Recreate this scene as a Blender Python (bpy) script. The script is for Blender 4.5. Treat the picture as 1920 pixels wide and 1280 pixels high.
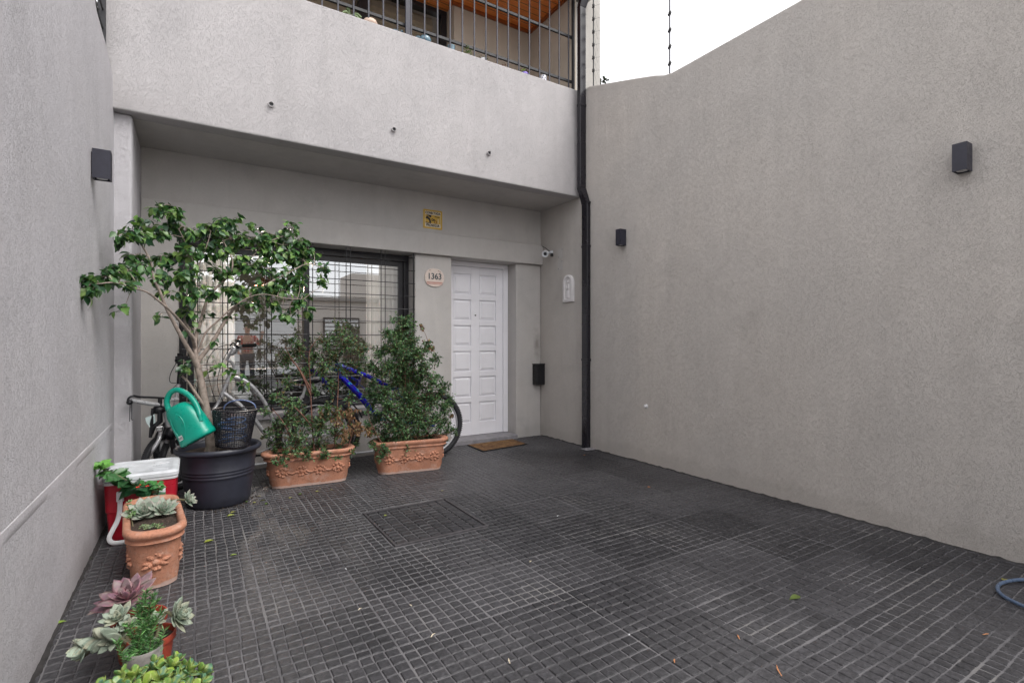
import bpy, bmesh, math, random
import numpy as np
from mathutils import Vector, Matrix
R = math.radians
random.seed(7); rng = np.random.default_rng(7)
for o in list(bpy.data.objects): bpy.data.objects.remove(o)
S = bpy.context.scene
# ---------------------------------------------------------------- camera
H = 1.25; YAW = 31.9; F = 958.0
cd = bpy.data.cameras.new("camera"); cam = bpy.data.objects.new("camera", cd); S.collection.objects.link(cam)
cam.location = (0, 0, H); cam.rotation_euler = (R(90), 0, R(-YAW))
cd.sensor_width = 36; cd.lens = F/1920*36; cd.clip_start = .02; cd.clip_end = 500
S.camera = cam
# ---------------------------------------------------------------- world: bright overcast
SUN_EL, SUN_AZ = 52, 150
w = bpy.data.worlds.new("World"); S.world = w; w.use_nodes = True
nt = w.node_tree; nt.nodes.clear()
sky = nt.nodes.new('ShaderNodeTexSky'); sky.sky_type = 'NISHITA'; sky.sun_disc = False
sky.sun_elevation = R(SUN_EL); sky.sun_rotation = R(SUN_AZ); sky.dust_density = 4; sky.air_density = 1.2
hs = nt.nodes.new('ShaderNodeHueSaturation'); hs.inputs['Saturation'].default_value = .22
mx = nt.nodes.new('ShaderNodeMix'); mx.data_type = 'RGBA'; mx.inputs[0].default_value = .55
mx.inputs[7].default_value = (7.8, 7.65, 7.75, 1)      # an even cloud deck over the clear sky
bg = nt.nodes.new('ShaderNodeBackground'); bg.inputs[1].default_value = .15
ow = nt.nodes.new('ShaderNodeOutputWorld')
nt.links.new(sky.outputs[0], hs.inputs['Color']); nt.links.new(hs.outputs[0], mx.inputs[6])
nt.links.new(mx.outputs[2], bg.inputs[0]); nt.links.new(bg.outputs[0], ow.inputs[0])
sl = bpy.data.lights.new("sun", 'SUN'); sl.energy = .9; sl.angle = R(35); sl.color = (1, .97, .93)
so = bpy.data.objects.new("sun", sl); S.collection.objects.link(so)
az = R(SUN_AZ); so.rotation_euler = (R(90-SUN_EL), 0, R(180)-az)
S.view_settings.view_transform = 'Standard'; S.view_settings.look = 'None'; S.view_settings.gamma = 1
S.view_settings.exposure = .86
S.render.engine = 'CYCLES'
S.cycles.max_bounces = 8; S.cycles.diffuse_bounces = 4; S.cycles.transparent_max_bounces = 16

# ---------------------------------------------------------------- helpers
cs, sn = math.cos(R(YAW)), math.sin(R(YAW))
def P(px, py, Y):
    """the point in the world on the plane y=Y that was measured at (px, py) of the photograph"""
    r = px-960.; dx, dy = sn*F+cs*r, cs*F-sn*r; t = Y/dy
    return Vector((dx*t, Y, H-(py-640)*t))
def tag(o, label=None, cat=None, group=None, kind=None):
    for k, v in (('label', label), ('category', cat), ('group', group), ('kind', kind)):
        if v: o[k] = v
    return o
def thing(name, label, cat, loc=(0, 0, 0), rz=0, group=None):
    o = bpy.data.objects.new(name, None); S.collection.objects.link(o)
    o.location = loc; o.rotation_euler = (0, 0, rz); o.empty_display_size = .1
    return tag(o, label, cat, group)
class MB:
    def __init__(s): s.v = []; s.f = []; s.mi = []; s.m = 0
    def add(s, vs, fs):
        b = len(s.v); s.v += [tuple(x) for x in vs]
        s.f += [tuple(i+b for i in f) for f in fs]; s.mi += [s.m]*len(fs); return s
    def box(s, x0, x1, y0, y1, z0, z1):
        return s.add([(x0,y0,z0),(x1,y0,z0),(x1,y1,z0),(x0,y1,z0),(x0,y0,z1),(x1,y0,z1),(x1,y1,z1),(x0,y1,z1)],
                     [(3,2,1,0),(4,5,6,7),(0,1,5,4),(1,2,6,5),(2,3,7,6),(3,0,4,7)])
    def obox(s, c, ax, ay, az):
        c, ax, ay, az = map(Vector, (c, ax, ay, az))
        vs = [c+a*ax+b*ay+d*az for d in (-1, 1) for a, b in ((-1,-1),(1,-1),(1,1),(-1,1))]
        return s.add(vs, [(3,2,1,0),(4,5,6,7),(0,1,5,4),(1,2,6,5),(2,3,7,6),(3,0,4,7)])
    def tube(s, pts, r, n=8, cap=True, closed=False, flat=None):
        pts = [Vector(p) for p in pts]; k = len(pts)
        rr = list(r) if hasattr(r, '__len__') else [r]*k
        up = None; rings = []
        for i, p in enumerate(pts):
            if closed: d = pts[(i+1) % k]-pts[i-1]
            else: d = pts[min(i+1, k-1)]-pts[max(i-1, 0)]
            if d.length < 1e-9: d = Vector((0, 0, 1))
            d.normalize()
            if up is None:
                up = d.cross(Vector((0, 0, 1)));
                if up.length < .15: up = d.cross(Vector((0, 1, 0)))
            up = (up-d*up.dot(d)).normalized(); q = d.cross(up)
            e = flat if flat else 1
            rings.append([p+up*math.cos(a)*rr[i]+q*math.sin(a)*rr[i]*e for a in [2*math.pi*j/n for j in range(n)]])
        vs = [v for g in rings for v in g]; fs = []
        for i in range(k if closed else k-1):
            a, b = i*n, ((i+1) % k)*n
            for j in range(n): fs.append((a+j, a+(j+1) % n, b+(j+1) % n, b+j))
        if cap and not closed: fs += [tuple(range(n))[::-1], tuple((k-1)*n+j for j in range(n))]
        return s.add(vs, fs)
    def lathe(s, prof, c=(0, 0, 0), n=32, M=None, cap=True, sx=1, sy=1):
        vs = []; c = Vector(c)
        for r, z in prof:
            for j in range(n):
                a = 2*math.pi*j/n; v = Vector((r*math.cos(a)*sx, r*math.sin(a)*sy, z))
                vs.append((M @ v if M else v)+c)
        fs = []
        for i in range(len(prof)-1):
            for j in range(n): fs.append((i*n+j, i*n+(j+1) % n, (i+1)*n+(j+1) % n, (i+1)*n+j))
        if cap: fs += [tuple(range(n))[::-1], tuple((len(prof)-1)*n+j for j in range(n))]
        return s.add(vs, fs)
    def ball(s, c, rx, ry=None, rz=None, n=8, m=5, M=None):
        ry = ry or rx; rz = rz or rx
        vs = []; c = Vector(c)
        for i in range(m+1):
            t = -math.pi/2+math.pi*i/m
            for j in range(n):
                a = 2*math.pi*j/n
                v = Vector((rx*math.cos(t)*math.cos(a), ry*math.cos(t)*math.sin(a), rz*math.sin(t)))
                vs.append((M @ v if M else v)+c)
        fs = [(i*n+j, i*n+(j+1) % n, (i+1)*n+(j+1) % n, (i+1)*n+j) for i in range(m) for j in range(n)]
        return s.add(vs, fs)
    def prism(s, poly, axis, a, b):
        """extrude a 2-D polygon along axis (0,1,2) from a to b"""
        def at(p, t):
            l = [p[0], p[1]]; l.insert(axis, t); return l
        k = len(poly)
        vs = [at(p, a) for p in poly]+[at(p, b) for p in poly]
        fs = [tuple(range(k))[::-1], tuple(range(k, 2*k))]+[(i, (i+1) % k, k+(i+1) % k, k+i) for i in range(k)]
        return s.add(vs, fs)
    def loft(s, rings, cap0=True, cap1=True):
        n = len(rings[0]); vs = [v for g in rings for v in g]
        fs = [(i*n+j, i*n+(j+1) % n, (i+1)*n+(j+1) % n, (i+1)*n+j) for i in range(len(rings)-1) for j in range(n)]
        if cap0: fs.append(tuple(range(n))[::-1])
        if cap1: fs.append(tuple((len(rings)-1)*n+j for j in range(n)))
        return s.add(vs, fs)
def obj(name, mb, mat, parent=None, smooth=35, bevel=0, label=None, world=True, fixn=True):
    me = bpy.data.meshes.new(name); me.from_pydata(mb.v, [], mb.f)
    mats = mat if isinstance(mat, (list, tuple)) else [mat]
    for m in mats: me.materials.append(m)
    if len(mats) > 1: me.polygons.foreach_set('material_index', mb.mi)
    if fixn:
        bm = bmesh.new(); bm.from_mesh(me); bmesh.ops.recalc_face_normals(bm, faces=bm.faces); bm.to_mesh(me); bm.free()
    if smooth:
        me.polygons.foreach_set('use_smooth', [True]*len(me.polygons)); me.set_sharp_from_angle(angle=R(smooth))
    me.update()
    o = bpy.data.objects.new(name, me); S.collection.objects.link(o)
    if parent:
        o.parent = parent
        if world and parent.parent is None and parent.type == 'EMPTY':
            o.location = -Vector(parent.location)
    if bevel:
        b = o.modifiers.new('bevel', 'BEVEL'); b.width = bevel; b.segments = 2; b.limit_method = 'ANGLE'; b.angle_limit = R(40)
    if label: o['label'] = label
    return o
def copy_tree(o, parent=None):
    c = o.copy(); S.collection.objects.link(c)
    if parent: c.parent = parent
    for ch in [x for x in S.objects if x.parent == o]: copy_tree(ch, c)
    return c
def text(name, s, size, loc, mat, parent, rot=(R(90), 0, 0), depth=.0008, bold=0, sx=1, fat=0):
    cu = bpy.data.curves.new(name, 'FONT'); cu.body = s; cu.size = size; cu.align_x = 'CENTER'; cu.align_y = 'CENTER'
    cu.extrude = depth; cu.offset = bold
    t = bpy.data.objects.new(name, cu); S.collection.objects.link(t)
    bpy.context.view_layer.update()
    me = bpy.data.meshes.new_from_object(t.evaluated_get(bpy.context.evaluated_depsgraph_get()))
    bpy.data.objects.remove(t)
    if fat:
        bm = bmesh.new(); bm.from_mesh(me)
        base = bm.verts[:]+bm.edges[:]+bm.faces[:]
        for k, (a, b_) in enumerate(((fat, 0), (-fat, 0), (0, fat), (0, -fat))):
            g = bmesh.ops.duplicate(bm, geom=base); bmesh.ops.translate(bm, verts=[v for v in g['geom'] if isinstance(v, bmesh.types.BMVert)], vec=(a, b_, -.0001*(k+1)))
        bm.to_mesh(me); bm.free()
    me.name = name; me.materials.clear(); me.materials.append(mat)
    o = bpy.data.objects.new(name, me); S.collection.objects.link(o); o.rotation_euler = rot; o.scale = (sx, 1, 1)
    o.location = Vector(loc)
    if parent:
        o.parent = parent
        if parent.parent is None: o.location = Vector(loc)-Vector(parent.location)
    return o
# ---------------------------------------------------------------- materials
def nodes(name):
    m = bpy.data.materials.new(name); m.use_nodes = True; t = m.node_tree
    return m, t, t.nodes['Principled BSDF']
def N(t, ty, **k):
    n = t.nodes.new(ty)
    for a, b in k.items():
        if a.startswith('i_'):
            n.inputs[a[2:].replace('_', ' ')].default_value = b
        else: setattr(n, a, b)
    return n
def ramp(t, src, stops):
    r = t.nodes.new('ShaderNodeValToRGB'); e = r.color_ramp.elements
    while len(e) < len(stops): e.new(.5)
    for q, (p, c) in zip(e, stops):
        q.position = p; q.color = (c, c, c, 1) if not hasattr(c, '__len__') else (*c, 1)
    t.links.new(src, r.inputs[0]); return r
def mix(t, fac, a, b, mode='MIX'):
    m = t.nodes.new('ShaderNodeMix'); m.data_type = 'RGBA'; m.blend_type = mode
    for sock, v in ((m.inputs[0], fac), (m.inputs[6], a), (m.inputs[7], b)):
        if isinstance(v, bpy.types.NodeSocket): t.links.new(v, sock)
        elif hasattr(v, '__len__'): sock.default_value = (*v, 1)[:4]
        else: sock.default_value = v
    return m.outputs[2]
def pos(t, scale=(1, 1, 1)):
    g = t.nodes.new('ShaderNodeNewGeometry'); mp = t.nodes.new('ShaderNodeMapping')
    mp.inputs['Scale'].default_value = scale; t.links.new(g.outputs['Position'], mp.inputs[0]); return mp.outputs[0]
def objc(t, scale=(1, 1, 1)):
    g = t.nodes.new('ShaderNodeTexCoord'); mp = t.nodes.new('ShaderNodeMapping')
    mp.inputs['Scale'].default_value = scale; t.links.new(g.outputs['Object'], mp.inputs[0]); return mp.outputs[0]
def noise(t, vec, scale, detail=4, dist=0, rough=.55):
    n = N(t, 'ShaderNodeTexNoise'); n.inputs['Scale'].default_value = scale; n.inputs['Detail'].default_value = detail
    n.inputs['Distortion'].default_value = dist; n.inputs['Roughness'].default_value = rough
    t.links.new(vec, n.inputs['Vector']); return n.outputs['Fac']
def bump(t, bs, h, strength, dist, prev=None):
    b = t.nodes.new('ShaderNodeBump'); b.inputs['Strength'].default_value = strength; b.inputs['Distance'].default_value = dist
    t.links.new(h, b.inputs['Height'])
    if prev: t.links.new(prev, b.inputs['Normal'])
    if bs: t.links.new(b.outputs[0], bs.inputs['Normal'])
    return b.outputs[0]
def plain(name, col, rough=.5, metal=0, var=.12, vscale=30, bmp=0, bscale=200, spec=.5, coat=0):
    m, t, b = nodes(name); p = objc(t)
    n = noise(t, p, vscale, 4)
    r = ramp(t, n, [(.3, tuple(c*(1-var) for c in col)), (.7, tuple(min(1, c*(1+var)) for c in col))])
    t.links.new(r.outputs[0], b.inputs['Base Color'])
    b.inputs['Roughness'].default_value = rough; b.inputs['Metallic'].default_value = metal
    b.inputs['Specular IOR Level'].default_value = spec
    if coat: b.inputs['Coat Weight'].default_value = coat; b.inputs['Coat Roughness'].default_value = .1
    rr = ramp(t, noise(t, p, vscale*1.7, 3), [(.3, max(.05, rough-.08)), (.7, min(1, rough+.08))])
    t.links.new(rr.outputs[0], b.inputs['Roughness'])
    if bmp: bump(t, b, noise(t, p, bscale, 3), .5, bmp)
    return m
def stucco(name, col, tint=None, bmp=.0035, stretch=(1, 1, 1), scale=75, streak=.06, dark_patch=None):
    m, t, b = nodes(name); p = pos(t); ps = pos(t, stretch)
    big = noise(t, p, .8, 4, .6); mid = noise(t, p, 4.5, 5, .4)
    c2 = tint or tuple(c*.9 for c in col)
    a = mix(t, ramp(t, big, [(.35, 0), (.65, 1)]).outputs[0], col, c2)
    a = mix(t, .25, a, ramp(t, mid, [(.3, .80), (.7, 1.10)]).outputs[0], 'MULTIPLY')
    a = mix(t, 1, a, ramp(t, noise(t, p, 1.9, 6, 1.2, .65), [(.33, .94), (.45, 1.0), (.62, 1.0), (.72, 1.04)]).outputs[0], 'MULTIPLY')
    st = noise(t, pos(t, (5, 5, .45)), 1.1, 5, .9)
    a = mix(t, 1, a, ramp(t, st, [(.35, 1-streak*1.6), (.6, 1)]).outputs[0], 'MULTIPLY')
    # trowelled, wormy grain
    n1 = noise(t, ps, scale, 3, 2.2, .6); n2 = noise(t, ps, scale*2.7, 2, 1.0)
    worm = ramp(t, n1, [(.36, 0), (.47, .85), (.6, 1)]).outputs[0]
    h = mix(t, .3, worm, n2)
    a = mix(t, 1, a, ramp(t, n1, [(.3, .86), (.46, 1.0)]).outputs[0], 'MULTIPLY')
    # grime just above the ground
    sep = t.nodes.new('ShaderNodeSeparateXYZ'); t.links.new(p, sep.inputs[0])
    mth = t.nodes.new('ShaderNodeMath'); mth.operation = 'MULTIPLY_ADD'; t.links.new(noise(t, p, 6, 5), mth.inputs[0])
    mth.inputs[1].default_value = -.22; t.links.new(sep.outputs[2], mth.inputs[2])
    g = ramp(t, mth.outputs[0], [(-0.0, 1), (.05, 0)])
    a = mix(t, g.outputs[0], a, mix(t, .13, a, (.20, .17, .14)))
    if dark_patch: a = dark_patch(t, a, p, sep)
    t.links.new(a, b.inputs['Base Color']); b.inputs['Roughness'].default_value = .88
    b.inputs['Specular IOR Level'].default_value = .25
    bump(t, b, h, .9, bmp)
    return m
def letterbox_patch(t, a, p, sep):
    # darker patch above the letter box, x 3.6..3.94, y 5.6
    d = t.nodes.new('ShaderNodeVectorMath'); d.operation = 'SUBTRACT'; t.links.new(p, d.inputs[0]); d.inputs[1].default_value = (3.88, 5.6, 1.22)
    sc = t.nodes.new('ShaderNodeVectorMath'); sc.operation = 'MULTIPLY'; t.links.new(d.outputs[0], sc.inputs[0]); sc.inputs[1].default_value = (7, 3, 2.6)
    ln = t.nodes.new('ShaderNodeVectorMath'); ln.operation = 'LENGTH'; t.links.new(sc.outputs[0], ln.inputs[0])
    ad = t.nodes.new('ShaderNodeMath'); ad.operation = 'MULTIPLY_ADD'; t.links.new(noise(t, p, 9, 3), ad.inputs[0]); ad.inputs[1].default_value = .9
    t.links.new(ln.outputs['Value'], ad.inputs[2])
    r = ramp(t, ad.outputs[0], [(.45, .55), (1.0, 0)])
    return mix(t, r.outputs[0], a, (.13, .11, .09))
M = {}
M['wall_left'] = stucco('stucco_left', (.58, .565, .59), (.55, .535, .555), bmp=.004, scale=85, streak=.03)  # cool cast of the light put into the wall's base colour
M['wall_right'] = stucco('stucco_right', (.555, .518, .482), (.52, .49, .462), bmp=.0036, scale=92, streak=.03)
M['balcony'] = stucco('stucco_balcony', (.475, .455, .457), (.445, .428, .433), bmp=.0036, scale=78, streak=.03)
M['facade'] = stucco('stucco_facade', (.54, .512, .488), (.50, .482, .468), bmp=.0018, scale=95, streak=.03, dark_patch=letterbox_patch)
M['patio'] = plain('patio_paint', (.47, .41, .34), .85, var=.05, vscale=3, bmp=.002, bscale=60)
M['neighbour'] = stucco('render_neighbour', (.52, .50, .47), bmp=.002, scale=60)
def floor_mats():
    m, t, b = nodes('tile_block'); p = pos(t)
    at = N(t, 'ShaderNodeAttribute', attribute_name='Col')
    sepc = t.nodes.new('ShaderNodeSeparateColor'); t.links.new(at.outputs['Color'], sepc.inputs[0])
    base = ramp(t, sepc.outputs[0], [(0, (.013, .013, .016)), (1, (.042, .041, .046))]).outputs[0]
    big = noise(t, p, .55, 4, .4)
    worn = ramp(t, big, [(.4, 0), (.68, 1)]).outputs[0]
    base = mix(t, worn, base, mix(t, .5, base, (.115, .112, .118)))
    sp = noise(t, p, 55, 5, .5, .7)
    base = mix(t, 1, base, ramp(t, sp, [(.3, .5), (.5, .95), (.66, 1.5), (.78, 2.4)]).outputs[0], 'MULTIPLY')
    t.links.new(base, b.inputs['Base Color'])
    t.links.new(ramp(t, noise(t, p, 40, 4), [(.3, .30), (.7, .60)]).outputs[0], b.inputs['Roughness'])
    n = bump(t, None, noise(t, p, 70, 4, .8), .8, .004); bump(t, b, noise(t, p, 260, 3), .5, .0012, n)
    m2, t2, b2 = nodes('tile_joint'); p2 = pos(t2)
    c = ramp(t2, noise(t2, p2, 2.2, 5, .5), [(.3, (.05, .048, .052)), (.55, (.14, .136, .142)), (.8, (.21, .20, .185))]).outputs[0]
    t2.links.new(c, b2.inputs['Base Color']); b2.inputs['Roughness'].default_value = .85
    bump(t2, b2, noise(t2, p2, 150, 3), .6, .002)
    return m, m2
M['block'], M['joint'] = floor_mats()
def terracotta(name, col):
    m, t, b = nodes(name); p = objc(t); pw = pos(t)
    a = ramp(t, noise(t, pw, 9, 5, .5), [(.3, tuple(c*.75 for c in col)), (.7, tuple(c*1.15 for c in col))]).outputs[0]
    ef = ramp(t, noise(t, pw, 14, 6, .8, .7), [(.52, 0), (.72, .6)]).outputs[0]
    a = mix(t, ef, a, (.55, .42, .36))
    a = mix(t, ramp(t, noise(t, pw, 90, 4), [(.35, .35), (.5, 0)]).outputs[0], a, (.20, .075, .04))
    sep = t.nodes.new('ShaderNodeSeparateXYZ'); t.links.new(pw, sep.inputs[0])
    mt = t.nodes.new('ShaderNodeMath'); mt.operation = 'MULTIPLY_ADD'; t.links.new(noise(t, pw, 25, 4), mt.inputs[0]); mt.inputs[1].default_value = -.035
    t.links.new(sep.outputs[2], mt.inputs[2])
    a = mix(t, ramp(t, mt.outputs[0], [(-.0, .5), (.006, 0)]).outputs[0], a, (.50, .46, .44))
    t.links.new(a, b.inputs['Base Color']); b.inputs['Roughness'].default_value = .78
    bump(t, b, noise(t, pw, 120, 4), .5, .0015)
    return m
M['terracotta'] = terracotta('terracotta', (.49, .225, .140))
M['red_clay'] = plain('red_plastic_clay', (.34, .055, .03), .5, var=.15)
M['soil'] = plain('soil', (.045, .03, .022), .95, var=.6, vscale=90, bmp=.012, bscale=120)
M['dark_pot'] = plain('dark_pot_plastic', (.027, .029, .043), .45, var=.25, vscale=7, bmp=.0008, bscale=90)
M['black'] = plain('black_paint', (.008, .008, .011), .35, var=.2)
M['pipe'] = plain('black_pipe', (.012, .011, .016), .30, var=.12, vscale=3)
M['lamp'] = plain('lamp_paint', (.022, .022, .036), .42, var=.15, bmp=.0003, bscale=600)
M['lens'] = plain('lamp_lens', (.5, .5, .5), .2)
M['rail'] = plain('rail_paint', (.009, .009, .012), .5, var=.1)
M['post'] = plain('post_grey_paint', (.035, .035, .05), .55, var=.1)
M['white_door'] = plain('white_door_paint', (.86, .85, .885), .42, var=.03, vscale=5, bmp=.0004, bscale=120)
M['white'] = plain('white_plastic', (.72, .72, .74), .4, var=.06, vscale=12)
M['lid'] = plain('cooler_lid_plastic', (.58, .60, .63), .45, var=.14, vscale=16, bmp=.0004)
M['cooler_red'] = plain('cooler_red', (.44, .012, .028), .35, var=.18, vscale=8)
M['plaster'] = plain('white_plaster', (.70, .68, .68), .7, var=.06, vscale=40, bmp=.001)
M['teal'] = plain('teal_plastic', (.0, .29, .205), .32, var=.06, vscale=10)
M['weave'] = plain('black_weave', (.012, .011, .016), .3, var=.3, vscale=60)
M['blue_handle'] = plain('blue_grey_plastic', (.10, .14, .27), .35)
M['hose_blue'] = plain('blue_hose', (.05, .10, .22), .3)
M['silver'] = plain('silver_paint', (.56, .56, .58), .32, .45, var=.08, vscale=20)
M['chrome'] = plain('chrome', (.6, .6, .6), .15, 1, var=.05)
M['tyre'] = plain('tyre_rubber', (.022, .022, .026), .7, var=.25, bmp=.0008, bscale=300)
M['grip'] = plain('grip_rubber', (.012, .012, .012), .6)
M['bark'] = plain('ficus_bark', (.30, .245, .21), .85, var=.35, vscale=28, bmp=.004, bscale=45)
M['twig'] = plain('twig_bark', (.20, .095, .07), .8, var=.3, vscale=40)
M['greentwig'] = plain('twig_green', (.12, .11, .06), .7, var=.3, vscale=40)
M['concrete'] = plain('grey_step', (.26, .25, .265), .8, var=.2, vscale=14, bmp=.002, bscale=80)
M['alu'] = plain('black_aluminium', (.020, .019, .023), .35, var=.1)
M['curtain'] = None
M['grey_stone_pot'] = plain('grey_stone_pot', (.24, .225, .21), .85, var=.3, vscale=35, bmp=.003, bscale=70)
M['brass'] = plain('rust_metal', (.18, .05, .03), .6, var=.3)
def blue_paint():
    m, t, b = nodes('blue_bike_paint'); p = objc(t)
    a = mix(t, ramp(t, noise(t, p, 18, 4, 2), [(.50, 0), (.56, 1)]).outputs[0], (.012, .010, .62), (.03, .02, .30))
    a = mix(t, ramp(t, noise(t, p, 9, 2, 1), [(.60, 0), (.64, 1)]).outputs[0], a, (.03, .42, .60))
    t.links.new(a, b.inputs['Base Color']); b.inputs['Roughness'].default_value = .2; b.inputs['Coat Weight'].default_value = .6
    return m
M['blue'] = blue_paint()
def leafmat(name, rough=.38, trans=.25, spots=False):
    m, t, b = nodes(name)
    at = N(t, 'ShaderNodeAttribute', attribute_name='Col')
    c = mix(t, 1, at.outputs['Color'], ramp(t, noise(t, pos(t), 60, 3), [(.3, .8), (.7, 1.2)]).outputs[0], 'MULTIPLY')
    if spots:
        c = mix(t, ramp(t, noise(t, pos(t), 75, 5, .6, .75), [(.62, 0), (.70, .7)]).outputs[0], c, (.20, .13, .08))
        c = mix(t, ramp(t, noise(t, pos(t), 22, 3), [(.4, 0), (.65, .4)]).outputs[0], c, (.34, .34, .26))
    t.links.new(c, b.inputs['Base Color']); b.inputs['Roughness'].default_value = rough
    tr = t.nodes.new('ShaderNodeBsdfTranslucent'); t.links.new(mix(t, 1, c, (1.15, 1.3, .65), 'MULTIPLY'), tr.inputs[0])
    ms = t.nodes.new('ShaderNodeMixShader'); ms.inputs[0].default_value = trans
    t.links.new(b.outputs[0], ms.inputs[1]); t.links.new(tr.outputs[0], ms.inputs[2])
    t.links.new(ms.outputs[0], t.nodes['Material Output'].inputs[0])
    return m
M['leaf'] = leafmat('glossy_leaf', .28, .16); M['leaf2'] = leafmat('small_leaf', .45, .2); M['succ'] = leafmat('succulent_skin', .55, .06, True); M['succ2'] = leafmat('jade_skin', .32, .08)
def glassmat(name, k, col=(1, 1, 1)):
    m, t, b = nodes(name); t.nodes.remove(b)
    tr = t.nodes.new('ShaderNodeBsdfTransparent'); tr.inputs[0].default_value = (*[c for c in col], 1)
    gl = t.nodes.new('ShaderNodeBsdfGlossy'); gl.inputs['Roughness'].default_value = 0; gl.inputs[0].default_value = (.92, .96, 1, 1)
    fr = t.nodes.new('ShaderNodeFresnel'); fr.inputs[0].default_value = k
    ms = t.nodes.new('ShaderNodeMixShader'); t.links.new(fr.outputs[0], ms.inputs[0])
    t.links.new(tr.outputs[0], ms.inputs[1]); t.links.new(gl.outputs[0], ms.inputs[2])
    t.links.new(ms.outputs[0], t.nodes['Material Output'].inputs[0])
    return m
M['glass'] = glassmat('window_glass', 4.6, (.93, .94, .95)); M['glass2'] = glassmat('balcony_glass', 1.6, (.8, .8, .8))
def curtainmat():
    m, t, b = nodes('sheer_curtain'); b.inputs['Base Color'].default_value = (.90, .92, .93, 1); b.inputs['Roughness'].default_value = .9
    tr = t.nodes.new('ShaderNodeBsdfTranslucent'); tr.inputs[0].default_value = (.9, .92, .93, 1)
    ms = t.nodes.new('ShaderNodeMixShader'); ms.inputs[0].default_value = .4
    t.links.new(b.outputs[0], ms.inputs[1]); t.links.new(tr.outputs[0], ms.inputs[2])
    t.links.new(ms.outputs[0], t.nodes['Material Output'].inputs[0]); return m
M['curtain'] = curtainmat()
def woodmat(name, a, b_, scale=(1, 14, 1), planks=9.5):
    m, t, b = nodes(name)
    g = noise(t, pos(t, scale), 6, 5, .6)
    c = ramp(t, g, [(.3, a), (.7, b_)]).outputs[0]
    wv = N(t, 'ShaderNodeTexWave', wave_type='BANDS', bands_direction='Y'); wv.inputs['Scale'].default_value = planks/3.14159*1.0
    t.links.new(pos(t), wv.inputs[0])
    c = mix(t, 1, c, ramp(t, wv.outputs['Fac'], [(.0, .35), (.08, 1)]).outputs[0], 'MULTIPLY')
    t.links.new(c, b.inputs['Base Color']); b.inputs['Roughness'].default_value = .35
    return m
M['ceil_wood'] = woodmat('orange_plank_ceiling', (.66, .15, .03), (.98, .36, .09))
M['trim_wood'] = woodmat('orange_trim', (.40, .09, .02), (.55, .16, .04), planks=.01)
def cloth_plaid():
    m, t, b = nodes('red_plaid'); p = pos(t)
    w1 = N(t, 'ShaderNodeTexWave', wave_type='BANDS', bands_direction='Z'); w1.inputs['Scale'].default_value = 5
    t.links.new(p, w1.inputs[0])
    w2 = N(t, 'ShaderNodeTexWave', wave_type='BANDS', bands_direction='X'); w2.inputs['Scale'].default_value = 4
    t.links.new(p, w2.inputs[0])
    c = mix(t, ramp(t, w1.outputs['Fac'], [(.4, 0), (.5, 1)]).outputs[0], (.55, .05, .03), (.10, .03, .03))
    c = mix(t, ramp(t, w2.outputs['Fac'], [(.75, 0), (.8, .7)]).outputs[0], c, (.6, .5, .45))
    t.links.new(c, b.inputs['Base Color']); b.inputs['Roughness'].default_value = .9; return m
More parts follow.
